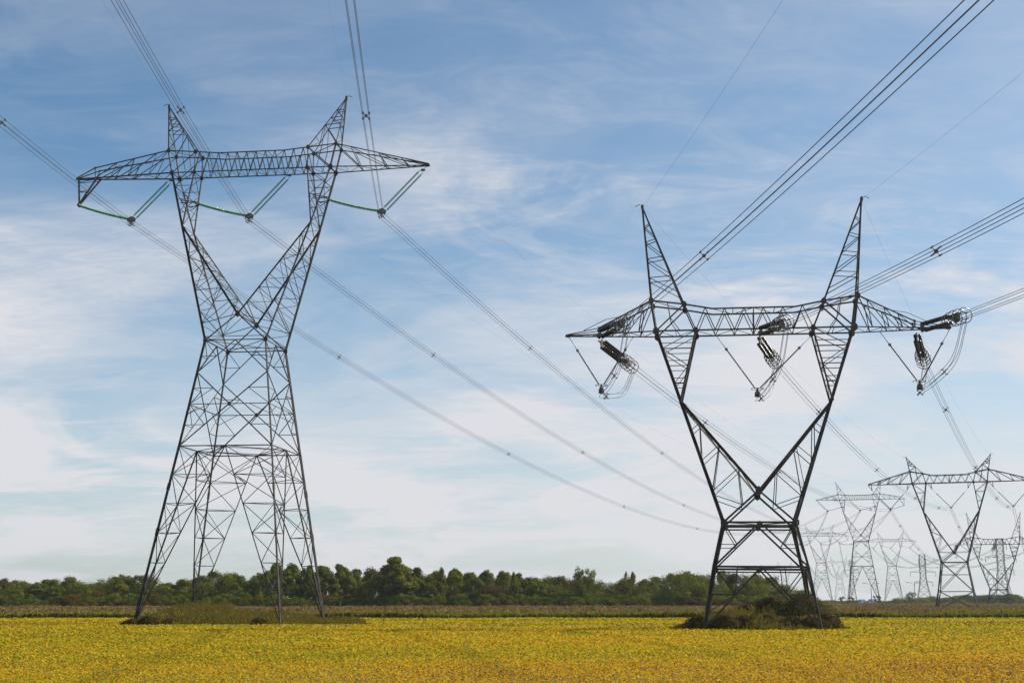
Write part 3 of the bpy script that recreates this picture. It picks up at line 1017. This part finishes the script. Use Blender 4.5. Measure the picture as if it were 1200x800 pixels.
tips = [(-18.75, 29.0), (-3.85, 29.0), (12.25, 29.0)]
tipr = [(-12.1, 29.0), (6.0, 29.0), (19.0, 29.0)]
vbot = [(-15.44, 23.9), (0.21, 23.3), (15.9, 23.8)]
vnames = ['left arm', 'centre', 'right arm']
VB = []
for (l, r_, b_, nm) in zip(tips, tipr, vbot, vnames):
    y_ = L2W(RT, b_[0], 0, b_[1]); VB.append(y_)
    rod_v(RT, L2W(RT, l[0], 0, l[1]), y_, L2W(RT, r_[0], 0, r_[1]),
          'thin V insulator holding jumper wires below the dark tower %s' % nm, 'jumper insulators of the dark tower')


def strain(att, end, label, group, fine=True):
    att, end = Vector(att), Vector(end)
    root = empty('strain_insulator', att)
    d = (end - att); L = d.length; d.normalize()
    x, y, _ = MB.frame(d)
    m = MB(); m.tube([(0, 0, 0), d * .7], .09, 6); m.plate(d * .75, x, .35, .5, .12, 6); m.build('hanger_link', FITTING, root)
    for sx in (-1, 1):
        for sy in (-1, 1):
            o = x * sx * .22 + y * sy * .33
            s = MB(); string(s, o + d * .8, o + d * (L * .70), 26 if fine else 6, .155, 9, .1)
            s.build('disc_string', BROWN_PORC, root, True)
    m = MB(); m.plate(d * (L * .73), y, .5, .35, .14, 6); m.plate(d * (L * .82), x, .6, .5, .1, 8)
    for sx in (-1, 1):
        for sy in (-1, 1):
            m.tube([x * sx * .25 + y * sy * .3 + d * (L * .72), x * sx * .28 + y * sy * .28 + d * L], .06, 6)
    m.build('yoke', FITTING, root)
    for k, (t, rr) in enumerate(((.62, .55), (.70, .68), (.79, .74), (.88, .74), (.99, .72))):
        m = MB(); m.ring(d * L * t, d, rr, .045, 22, 6)
        for q in range(3):
            an = 2 * math.pi * (q + .3 * k) / 3
            v = x * math.cos(an) + y * math.sin(an)
            m.tube([d * L * t + v * rr, d * (L * t - .15) + v * .3], .03, 4)
        m.build('corona_ring', RINGM, root)
    tag(root, label, 'insulator', group)
    return root


def pv(o, u, v, z): return L2W(o, u, v, z)


att_in = [pv(RT, u, -.9, 28.95) for u in (-15.8, 0.42, 15.9)]
att_out = [pv(RT, u, .9, 28.75) for u in (-15.8, 0.42, 15.9)]
end_in = [Vector((11.11, 124.0, 29.5)), Vector((26.0, 121.5, 28.9)), Vector((41.84, 118.5, 28.9))]
end_out = [Vector((13.0, 139.0, 27.6)), Vector((27.9, 137.0, 27.8)), Vector((42.86, 134.5, 27.3))]
for i, nm in enumerate(('left arm', 'middle', 'right arm tip')):
    strain(att_in[i], end_in[i], 'level strain insulator with big rings facing the viewer, dark tower %s' % nm, 'strain insulators of the dark tower')
    strain(att_out[i], end_out[i], 'strain insulator slanting down and away, dark tower %s' % nm, 'strain insulators of the dark tower')


# ------------------------------------------------------------------ conductors
def span_pts(A, B, sag, n=40):
    A, B = Vector(A), Vector(B)
    return [A.lerp(B, i / n) - Vector((0, 0, 4 * sag * (i / n) * (1 - i / n))) for i in range(n + 1)]


def clean(pts):
    out = [pts[0]]
    for p in pts[1:]:
        if (p - out[-1]).length > .05: out.append(p)
    return out


def bundle(name, pts, r, label, group, spacers=(), half=.26, join=None, n=5, part='conductor', rfn=None):
    pts = clean(pts)
    root = empty(name, pts[0])
    o0 = pts[0]
    offs = []
    for i, p in enumerate(pts):
        d = (pts[min(i + 1, len(pts) - 1)] - pts[max(i - 1, 0)]); d.z = 0 if abs(d.z) < .8 * d.length else d.z
        d.normalize(); x = d.cross(Vector((0, 0, 1)))
        if x.length < .1: x = Vector((1, 0, 0))
        x.normalize(); offs.append((x, d))
    rr = [max(r, rfn(p.length)) if rfn else r for p in pts]
    for sx in (-1, 1):
        for sz in (-1, 1):
            m = MB(); m.tube([p - o0 + offs[i][0] * sx * half + Vector((0, 0, sz * half)) for i, p in enumerate(pts)], rr, n)
            m.build(part, ALU, root)
    # spacers at given running distances
    cum = [0]
    for p, q in zip(pts[:-1], pts[1:]): cum.append(cum[-1] + (q - p).length)
    for s in spacers:
        if s <= 0 or s >= cum[-1]: continue
        i = max(k for k in range(len(cum)) if cum[k] <= s); i = min(i, len(pts) - 2)
        c = pts[i].lerp(pts[i + 1], (s - cum[i]) / (cum[i + 1] - cum[i])) - o0
        x = offs[i][0]; m = MB(); k = half * 1.15; t = max(.045, rr[i] * 1.6)
        for e in (-1, 1):
            m.tube([c + x * k * e + Vector((0, 0, k)), c, c - x * k * e - Vector((0, 0, k))], t, 5)
            for z in (-1, 1):
                q = c + x * half * e + Vector((0, 0, half * z)); m.tube([q - offs[i][1] * .16, q + offs[i][1] * .16], t * 1.5, 6)
        m.plate(c, offs[i][1], k * .5, k * .5, t * 1.5, 6)
        m.build('spacer', FITTING, root)
    tag(root, label, 'power line', group)
    return root


def rfar(d): return 0.000055 * d


low_y = Vector((0, 0, -.46))


def back(A, th, sag, dz, L=400):
    return span_pts(Vector((A.x - math.sin(th) * L, A.y - math.cos(th) * L, A.z + dz)), A, sag, 60)


ph = ['left', 'middle', 'right']
inL = [(-.055, 11.67, 0), (-.081, 11.28, .94), (-.074, 14.55, 0)]
outS = [23.4, 23.0, 23.4]
YBp = [YB[2], YB[1], YB[0]]; YCp = [YC[2], YC[1], YC[0]]; YDp = [YD[2], YD[1], YD[0]]
for i in range(3):
    A = YOKES_L[i] + low_y; Bp = YBp[i] + low_y
    th, sg, dz = inL[i]
    a = back(A, th, sg, dz); tot = sum((q - p).length for p, q in zip(a[:-1], a[1:]))
    base = [54.5 + (i == 2) * -3, 129, 213, 295, 375, 455]
    bundle('conductor_bundle', a + span_pts(A, Bp, outS[i], 70)[1:], .021,
           'four wire bundle running through the %s insulator of the tall left tower' % ph[i],
           'power lines of the left tower', [tot - 49 - i * 1, tot - 120, tot - 190] + [tot + s for s in base], rfn=rfar)
for i in range(3):
    bundle('conductor_bundle', span_pts(YBp[i] + low_y, YCp[i] + low_y, 7, 24) + span_pts(YCp[i] + low_y, YDp[i] + low_y, 20, 24)[1:], .02,
           'distant %s wire bundle leaving the long legged far tower towards the hazy ones' % ph[i], 'distant power lines', [60, 130, 200, 280], n=4, rfn=rfar)

inR = [(-.071, 8.6, 1.4, 34.4), (-.025, 11.3, 1.1, 40.7), (.023, 10.1, 2.1, 40)]
VA = []
for i, u in enumerate((-15.2, 0, 15.2)):
    y_ = L2W(AT_, u, 0, 26.4); VA.append(y_)
    rod_v(AT_, L2W(AT_, u - 4.5, 0, 31.2), y_, L2W(AT_, u + 4.5, 0, 31.2),
          'grey V insulator on the %s of the nearest far tower at right' % vnames[i], 'V insulators of the far towers', r=.12, weight=False, mat=STEEL_FAR)
    for sx in (-1, 1):
        pass
for u in (-15.2, 0, 15.2):
    for sx in (-1, 1):
        mb = MB(); mb.ang((u + sx * 4.5, 0, 31.2 + Z0), (u + sx * 5.4, 0, 32.6 + Z0), .14)
        mb.ang((u + sx * 4.5, 0, 31.2 + Z0), (u + sx * 4.6, 0, 32.7 + Z0), .14)
        mb.build('string_hanger', STEEL_FAR, AT_)
fin, fout = [], []
for i, u in enumerate((-15.8, 0, 15.8)):
    a1 = L2W(FTw, u, -.9, 26.3); a2 = L2W(FTw, u, .9, 26.2)
    e1 = a1 + Vector((-math.sin(R(22)) * 8, -math.cos(R(22)) * 8, -1.0)); e2 = a2 + Vector((math.sin(R(12)) * 8, math.cos(R(12)) * 8, -1.6))
    fin.append(e1); fout.append(e2)
    strain(a1, e1, 'near side strain insulator clump at the %s of the far strain tower' % vnames[i], 'strain insulators of the far strain tower', False)
    strain(a2, e2, 'far side strain insulator clump at the %s of the far strain tower' % vnames[i], 'strain insulators of the far strain tower', False)
for i in range(3):
    th, sg, dz, s0 = inR[i]
    a = back(end_in[i], th, sg, dz); tot = sum((q - p).length for p, q in zip(a[:-1], a[1:]))
    bundle('conductor_bundle', a, .025, 'four wire bundle climbing to the top right from the dark tower arm, %s one' % ph[i],
           'power lines of the dark tower', [tot - s0, tot - s0 - 70, tot - s0 - 140], rfn=rfar)
    sp = [(31, 79, 135.5, 187.6), (26, 78.8, 135.5, 187.8), (24.2, 74.9, 135.9, 186.0)][i]
    bundle('conductor_bundle', span_pts(end_out[i], VA[i] + low_y, 4.2, 40) + span_pts(VA[i] + low_y, fin[i], 9, 30)[1:], .019,
           'four wire bundle dropping away behind the dark tower from its %s insulator' % ph[i], 'power lines of the dark tower',
           list(sp) + [250, 300, 355, 410], rfn=rfar)
    bundle('conductor_bundle', span_pts(fout[i], YE[i] + low_y, 12, 30), .02, 'distant %s wire bundle beyond the far strain tower' % ph[i],
           'distant power lines', [80, 160, 240, 330], n=4, rfn=rfar)


def catmull(P, n=8):
    P = [Vector(p) for p in P]; P = [P[0] * 2 - P[1]] + P + [P[-1] * 2 - P[-2]]; out = []
    for i in range(1, len(P) - 2):
        for k in range(n):
            t = k / n; a, b, c, d = P[i - 1], P[i], P[i + 1], P[i + 2]
            out.append(.5 * ((2 * b) + (c - a) * t + (2 * a - 5 * b + 4 * c - d) * t * t + (3 * b - a - 3 * c + d) * t ** 3))
    return out + [P[-2]]


def jumper(a, v, b, label, group):
    a, v, b = Vector(a), Vector(v), Vector(b)
    v = v + Vector((0, 0, -.9))
    P = [a + Vector((0, .2, -.4)), a.lerp(v, .3) + Vector((0, -.5, -2.0)), a.lerp(v, .72) + Vector((0, -.3, -1.1)), v, b.lerp(v, .70) + Vector((0, .3, -1.0)), b.lerp(v, .3) + Vector((0, .6, -1.7)), b + Vector((0, -.2, -.4))]
    pts = catmull(P)
    L = sum((q - p).length for p, q in zip(pts[:-1], pts[1:]))
    bundle('jumper_loop', pts, .024, label, group, [L * .30, L * .62], half=.22)


for i in range(3):
    jumper(end_in[i], VB[i], end_out[i], 'loop of four jumper wires hanging below the dark tower %s' % vnames[i], 'jumper loops of the dark tower')
    jumper(fin[i], (fin[i] + fout[i]) / 2 + Vector((0, 0, -3)), fout[i], 'small jumper loop below the %s of the far strain tower' % vnames[i], 'jumper loops of the far strain tower')


def wire(pts, r, label, group):
    pts = clean(pts); o0 = pts[0]
    m = MB(); m.tube([p - o0 for p in pts], [max(r, .00003 * p.length) for p in pts], 5)
    o = m.build('earth_wire', ALU, None, loc=o0)
    tag(o, label, 'wire', group)


def peaks(o, P): return [L2W(o, -P['uP'], 0, P['zP']), L2W(o, P['uP'], 0, P['zP'])]


pkL, pkR, pkA, pkF, pkB = peaks(LT, PL), peaks(RT, PR), peaks(AT_, PA), peaks(FTw, PF), peaks(BT, PL)[::-1]
eth = [[(-.081, 10.1, 1.1), (-.077, 13.0, .3)], [(-.046, 9.9, 1.0), (-.03, 8.2, 1.5)]]
for i, s_ in enumerate(('left', 'right')):
    t1 = eth[0][i]
    wire(back(pkL[i], *t1) + span_pts(pkL[i], pkB[i], 15, 50)[1:], 0.0045, 'thin earth wire over the %s peak of the tall left tower' % s_, 'earth wires')
    t2 = eth[1][i]
    wire(back(pkR[i], *t2) + span_pts(pkR[i], pkA[i], 3.5, 30)[1:] + span_pts(pkA[i], pkF[i], 6, 30)[1:], 0.007, 'thin earth wire over the %s horn of the dark right tower' % s_, 'earth wires')


# ------------------------------------------------------------------ trees
def crown_cloud(kind, seed):
    """unit crown: height 1 above z=0, radius about .4; returns C, S, tint"""
    r_ = np.random.default_rng(seed)
    cl = []
    if kind == 'round': nC, rad, z0, z1 = 40, .40, .10, .95
    elif kind == 'tall': nC, rad, z0, z1 = 40, .27, .08, 1.0
    elif kind == 'open': nC, rad, z0, z1 = 20, .42, .34, 1.0
    elif kind == 'dome': nC, rad, z0, z1 = 38, .62, .08, .88
    else: nC, rad, z0, z1 = 24, .55, .10, .85      # bush
    C, S, T, NN = [], [], [], []
    for k in range(nC):
        t = r_.random() ** (.8)
        z = z0 + (z1 - z0) * t
        prof = {'round': math.sin(math.pi * min(.98, .18 + .80 * t)) ** .6, 'tall': (.70 + .45 * math.sin(math.pi * t)) * (1 - .8 * max(0, (t - .55) / .45)),
                'open': .55 + .6 * t - .35 * (t > .85), 'dome': math.sqrt(max(0.05, 1 - t ** 2)), 'bush': math.sqrt(max(0.05, 1 - t ** 2))}[kind]
        a = r_.random() * 2 * math.pi; rr = rad * prof * (0.45 + .6 * r_.random() ** .5)
        c = np.array([rr * math.cos(a), rr * math.sin(a), z])
        cr = rad * (.24 + .20 * r_.random())
        m = int(150 + 80 * r_.random())
        d = r_.normal(size=(m, 3)); d /= np.linalg.norm(d, axis=1)[:, None]
        p = c + d * (cr * (.45 + .6 * r_.random((m, 1)))) * np.array([1, 1, .8])
        NN.append(d + r_.normal(size=d.shape) * .45 + np.array([0, 0, .25])); C.append(p); S.append(np.full(m, .036) * (.6 + .8 * r_.random(m)))
        T.append(np.full(m, r_.normal() * .10 + .42) + r_.normal(size=m) * .09)
    return np.concatenate(C), np.concatenate(S), np.concatenate(T), np.concatenate(NN)


def tree_proto(kind, seed, mat, name='broadleaf_tree'):
    root = empty(name)
    r_ = random.Random(seed)
    mb = MB()
    mb.tube([(0, 0, -.01), (.004, .003, .16), (.01 * r_.uniform(-1, 1), .01, .38), (.02 * r_.uniform(-1, 1), 0, .68)], [.022, .017, .012, .004], 6)
    for k in range(5 if kind != 'bush' else 3):
        a = r_.random() * 6.28; z = r_.uniform(.15, .45); l = r_.uniform(.18, .32)
        mb.tube([(0, 0, z), (math.cos(a) * l * .5, math.sin(a) * l * .5, z + l * .45), (math.cos(a) * l, math.sin(a) * l, z + l)], [.010, .007, .002], 5)
    mb.build('trunk', BARK, root)
    C, S, T, NN = crown_cloud(kind, seed)
    quads('crown', C, S, T, mat, aspect=.8, parent=root, normals=NN)
    return root


protos = {}
for kind in ('round', 'tall', 'open', 'dome', 'bush'):
    for s in range(3 if kind in ('round', 'dome') else 2):
        protos[(kind, s, 'g')] = tree_proto(kind, 100 + s * 7 + len(kind) * 13 + ord(kind[0]), TREE, 'shrub' if kind == 'bush' else 'broadleaf_tree')
protos[('round', 0, 'a')] = tree_proto('round', 301, AUTUMN)
protos[('round', 1, 'a')] = tree_proto('dome', 302, AUTUMN)
protos[('bush', 0, 'a')] = tree_proto('bush', 303, AUTUMN, 'shrub')
used = set()


def put(key, X, Y, h, wid, label, cat, group, z=0.0):
    p = protos[key]
    o = p if key not in used else copy_tree(p)
    used.add(key)
    o.location = (X, Y, z); o.rotation_euler = (0, 0, rnd.random() * 6.28)
    k = wid / {'round': .86, 'tall': .62, 'open': .95, 'dome': 1.25, 'bush': 1.1}[key[0]]
    o.scale = (k, k, h)
    tag(o, label, cat, group)
    return o


rnd = random.Random(5)
TOP = [(-60, 682), (0, 683), (15, 679), (30, 682), (60, 681), (68, 679), (90, 681), (97, 677), (110, 684), (125, 680), (150, 675), (170, 676), (190, 679), (205, 685), (230, 680), (262, 672),
       (285, 673), (300, 680), (315, 667), (345, 664), (370, 668), (400, 667), (430, 668), (445, 669), (455, 668), (480, 669), (500, 671), (519, 668), (540, 674), (560, 673),
       (585, 674), (602, 673), (620, 676), (650, 678), (672, 678), (695, 678), (710, 682), (740, 681), (760, 678), (785, 674), (800, 671), (820, 673), (850, 671), (880, 674), (905, 677), (925, 684), (935, 690)]


def top_at(px):
    for (a, ya), (b, yb) in zip(TOP[:-1], TOP[1:]):
        if a <= px <= b: return ya + (yb - ya) * (px - a) / (b - a)
    return 683


def hgt(yt, D): return CAM_Z + (703 - yt) * D / F_PX


GT = 'trees of the long woodland edge'
zones = [(130, 'brownish'), (300, 'mid green'), (430, 'dark green'), (640, 'green'), (800, 'dark'), (1200, 'olive green')]
for row in range(3):
    D0 = (432, 444, 458)[row]
    px = -55 + row * 7
    while px < 940:
        D = D0 + rnd.uniform(-3, 3)
        yt = top_at(px) + (rnd.uniform(-2.5, 2.5) if row else rnd.uniform(3, 12)) + (1.5 if row == 2 else 0)
        if px > 905 and row: break
        h = hgt(yt, D) * 1.03
        X = (px - 600) / F_PX * D
        aut = (px < 130 and rnd.random() < .45) or rnd.random() < .03
        if px > 690: kind = rnd.choice(['dome', 'round', 'dome'])
        elif 300 < px < 640: kind = rnd.choice(['tall', 'round', 'tall', 'round'])
        else: kind = rnd.choice(['round', 'dome', 'tall', 'round'])
        key = ('round', rnd.choice([0, 1]), 'a') if aut else (kind, rnd.choice([0, 1, 2] if kind in ('round', 'dome') else [0, 1]), 'g')
        wid = rnd.uniform(7.5, 10.5) * (1.15 if kind == 'dome' else 1) * (.8 if kind == 'tall' else 1)
        lab = {'a': 'autumn brown tree in the long woodland edge behind the field'}.get(key[2]) or {
            'round': 'rounded green tree in the long woodland edge behind the field', 'tall': 'narrow upright green tree in the long woodland edge behind the field',
            'dome': 'broad domed dark green tree in the long woodland edge behind the field'}[key[0]]
        put(key, X, D, h, wid, lab, 'tree', GT)
        px += rnd.uniform(15, 24) * (1 if row else 1.15)
# singular trees of the edge
for px, yt, wid, key, lab in ((465, 656, 12.5, ('tall', 0, 'g'), 'tallest tree of the woodland edge, standing out between the two near towers'),
                              (519, 668, 3.4, ('tall', 1, 'g'), 'small pointed crown poking above the woodland right of the tallest tree'),
                              (683, 668, 6.5, ('open', 0, 'g'), 'round topped tree rising above the woodland left of the dark tower'),
                              (602, 673, 3.0, ('tall', 1, 'g'), 'slim tree tip above the woodland midway between the near towers'),
                              (735, 672, 4.0, ('open', 1, 'g'), 'thin sparse tree above the woodland just left of the dark tower'),
                              (800, 670, 15, ('dome', 1, 'g'), 'broad dome shaped tree in the woodland directly left of the dark tower'),
                              (478, 672, 6.0, ('tall', 1, 'g'), 'leafy tree leaning on the right side of the tallest tree')):
    D = 428
    put(key, (px - 600) / F_PX * D, D, hgt(yt, D), wid, lab, 'tree', None)
# low bushes at the foot of the wood
for px in list(range(-50, 930, 11)):
    D = 425 + rnd.uniform(-2, 1.5)
    aut = rnd.random() < (.3 if px < 150 else .06)
    put(('bush', 0, 'a') if aut else ('bush', rnd.choice([0, 1]), 'g'), (px + rnd.uniform(-5, 5) - 600) / F_PX * D, D, rnd.uniform(3.4, 6.0), rnd.uniform(5.5, 9),
        'brown bush at the foot of the woodland edge' if aut else 'low green bush at the foot of the woodland edge', 'bush', 'bushes along the woodland edge')
for px, yt, wd_, lab in ((292, 692, 5.5, 'pale green bush in front of the wood, seen through the left tower legs'), (309, 695, 4.0, 'small yellow green bush right of the pale one, seen through the left tower legs')):
    put(('bush', 1, 'g'), (px - 600) / F_PX * 421, 421, hgt(yt, 421), wd_, lab, 'bush', None)
# far trees at right
px = 940
while px < 1290:
    for row in range(2):
        D = (1020, 1120)[row] + rnd.uniform(-20, 20)
        yt = rnd.uniform(698, 702.5) if px > 1040 else rnd.uniform(702, 704.5)
        if 1105 < px < 1185: yt -= 2.5
        put(('dome', rnd.choice([0, 1, 2]), 'g'), (px + rnd.uniform(-4, 4) - 600) / F_PX * D, D, hgt(yt, D), rnd.uniform(14, 22),
            'tiny hazy tree on the far horizon at the right', 'tree', 'hazy trees on the far horizon')
    px += rnd.uniform(6.5, 10)
for px, yt, wid, D, lab in ((1059, 694, 6.5, 900, 'lone leggy tree on the horizon left of the nearest far tower'), (1020, 698, 6, 900, 'small round tree on the horizon behind the long legged far tower'),
                            (979, 699, 5, 900, 'small tree on the horizon just right of the dark tower'), (990, 699.5, 4.5, 900, 'second small tree on the horizon right of the dark tower'),
                            (1175, 696, 9, 800, 'rounded hazy tree below the far strain tower')):
    put(('open', rnd.choice([0, 1]), 'g'), (px - 600) / F_PX * D, D, hgt(yt, D), wid, lab, 'tree', None)
for k in list(protos):
    if k not in used:
        for c in kids(protos[k]): bpy.data.objects.remove(c)
        bpy.data.objects.remove(protos[k])


# shrubs at the tower feet
def shrub(X, Y, h, w, seed, label, group, bias=0.0):
    root = empty('shrub', (X, Y, 0))
    r_ = np.random.default_rng(seed)
    n = int(6500 * max(1, w * h / 8))
    a = r_.random(n) * 2 * math.pi; t = r_.random(n); rr = np.sqrt(np.maximum(0, 1 - t ** 2)) * (w / 2) * (.55 + .5 * r_.random(n))
    bump = 1 + .22 * np.sin(a * 3 + seed) + .15 * np.sin(a * 5 + t * 6 + seed * 2)
    C = np.stack([rr * np.cos(a) * bump, rr * np.sin(a) * .8 * bump, t * h * (.85 + .2 * r_.random(n)) + .05], 1)
    S = .07 + .12 * r_.random(n)
    T = .36 + bias + .32 * (t > .82) * r_.random(n) + r_.normal(size=n) * .12 + .22 * (fnoise(C[:, 0] + X, C[:, 2] * 1.5 + Y, .8, seed % 7 + 50) - .5)
    mb = MB()
    for k in range(6):
        aa = r_.random() * 6.28; mb.tube([(0, 0, 0), (math.cos(aa) * w * .12, math.sin(aa) * w * .12, h * .4), (math.cos(aa) * w * .3, math.sin(aa) * w * .25, h * .85)], [.05, .035, .012], 5)
    mb.build('stems', BARK, root)
    quads('foliage', C, S, T, SHRUBM, up=.3, aspect=.55, parent=root)
    tag(root, label, 'shrub', group)


SH = [(28.6, 132.0, 3.5, 6.2, 'large dark shrub with pinkish top at the right foot of the dark tower', 0.05), (25.8, 134.0, 3.3, 6.0, 'dark rounded shrub in the middle under the dark tower', 0.05),
      (23.6, 135.0, 2.6, 4.5, 'reddish topped shrub left of the middle under the dark tower', .22), (30.0, 127.5, 1.9, 3.4, 'brown shrub around the right near foot of the dark tower', .2)]
for i, (X, Y, h, w, lab, b_) in enumerate(SH): shrub(X, Y, h, w, 40 + i, lab, None, b_)
for i in range(6):
    shrub(17.6 + i * 2.1 + rnd.uniform(-.3, .3), 125.4 + rnd.uniform(-.8, .6), rnd.uniform(1.35, 1.9), rnd.uniform(2.6, 3.6), 60 + i, 'low brown shrub in the front row under the dark tower', 'front row shrubs of the dark tower', .16)
for i, (X, Y, h, w) in enumerate(((-42.0, 148.4, 1.0, 2.4), (-40.2, 148.6, 1.35, 2.9), (-37.8, 148.8, 1.05, 2.8), (-28.2, 149.2, 1.15, 2.4))):
    shrub(X, Y, h, w, 80 + i, 'low dark reddish shrub at the front feet of the tall left tower', 'front shrubs of the left tower', .18)


# ------------------------------------------------------------------ street lamps and sheds on the horizon
def lamp(px, D, h, label):
    X = (px - 600) / F_PX * D
    root = empty('street_lamp', (X, D, 0), (0, 0, .3))
    m = MB(); m.tube([(0, 0, 0), (0, 0, h * .55), (0, 0, h - .6)], [.28, .22, .15], 8); m.build('pole', STEEL_FAR, root)
    for s in (-1, 1):
        m = MB(); m.tube([(0, 0, h - .8), (s * 2.0, 0, h), (s * 4.6, 0, h + .5)], .13, 6)
        am = m.build('lamp_arm', STEEL_FAR, root)
        m = MB(); m.plate((s * 5.2, 0, h + .45), (0, 0, 1), 1.0, .4, .3, 8); m.build('lamp_head', STEEL_FAR, am)
    tag(root, label, 'street lamp', 'distant double armed lamps')


lamp(1013.5, 900, 14.0, 'distant double armed lamp behind the long legged far tower')
lamp(1063.5, 900, 14.5, 'distant double armed lamp just right of the lone leggy tree')
SHED_W = mat_noise('pale_sheet_wall', (0.55, 0.57, 0.6), (0.7, 0.72, 0.75), .5, .6)
SHED_B = mat_noise('blue_grey_roof', (0.06, 0.12, 0.22), (0.09, 0.16, 0.28), .5, .6)
DOORM = mat_noise('dark_door', (0.03, 0.035, 0.04), (0.05, 0.055, 0.06), 1., .6)
for px, w, h, lab in ((1002.5, 3.6, 2.6, 'small pale shed with blue roof on the horizon, left one of two'), (1014, 3.8, 2.8, 'small pale shed with blue roof on the horizon, right one of two')):
    D = 1000
    root = empty('shed', ((px - 600) / F_PX * D, D, 0), (0, 0, .2))
    m = MB(); m.box((0, 0, h / 2), (w / 2, 2.4, h / 2)); m.build('wall', SHED_W, root)
    m = MB(); m.add([(-w * .56, -2.8, h - .02), (w * .56, -2.8, h - .02), (w * .56, 2.8, h - .02), (-w * .56, 2.8, h - .02), (-w * .56, 0, h + 1.3), (w * .56, 0, h + 1.3)],
                    [(0, 1, 5, 4), (2, 3, 4, 5), (0, 4, 3), (1, 2, 5), (3, 2, 1, 0)]); m.build('roof', SHED_B, root)
    m = MB(); m.box((.6, -2.43, 1.1), (.6, .04, 1.1)); m.build('door', DOORM, root)
    tag(root, lab, 'shed', 'pale sheds on the horizon')
# slim stake in the yellow field
m = MB(); m.tube([(0, 0, 0), (0.02, 0, 1.2), (.04, 0, 2.4)], [.035, .03, .025], 6); m.plate((.04, 0, 2.3), (0, 1, 0), .07, .09, .03, 6)
st = m.build('marker_stake', BARK, None, loc=(-14.2, 148.5, 0)); tag(st, 'thin wooden stake in the yellow field right of the left tower', 'stake')

# ------------------------------------------------------------------ haze
hm = bpy.data.materials.new('haze_air'); hm.use_nodes = True
hn = hm.node_tree; hn.nodes.clear()
ho = hn.nodes.new('ShaderNodeOutputMaterial'); hv = hn.nodes.new('ShaderNodeVolumePrincipled')
hv.inputs['Color'].default_value = (0.86, 0.88, 0.93, 1)
hv.inputs['Density'].default_value = 0.00008
hv.inputs['Anisotropy'].default_value = 0.35
hn.links.new(hv.outputs[0], ho.inputs['Volume'])
mb = MB(); mb.box((0, 1700, 39.5), (4100, 2400, 40.5))
hz = mb.build('haze', hm); tag(hz, kind='stuff'); hz['label'] = 'thin pale haze over the whole plain'
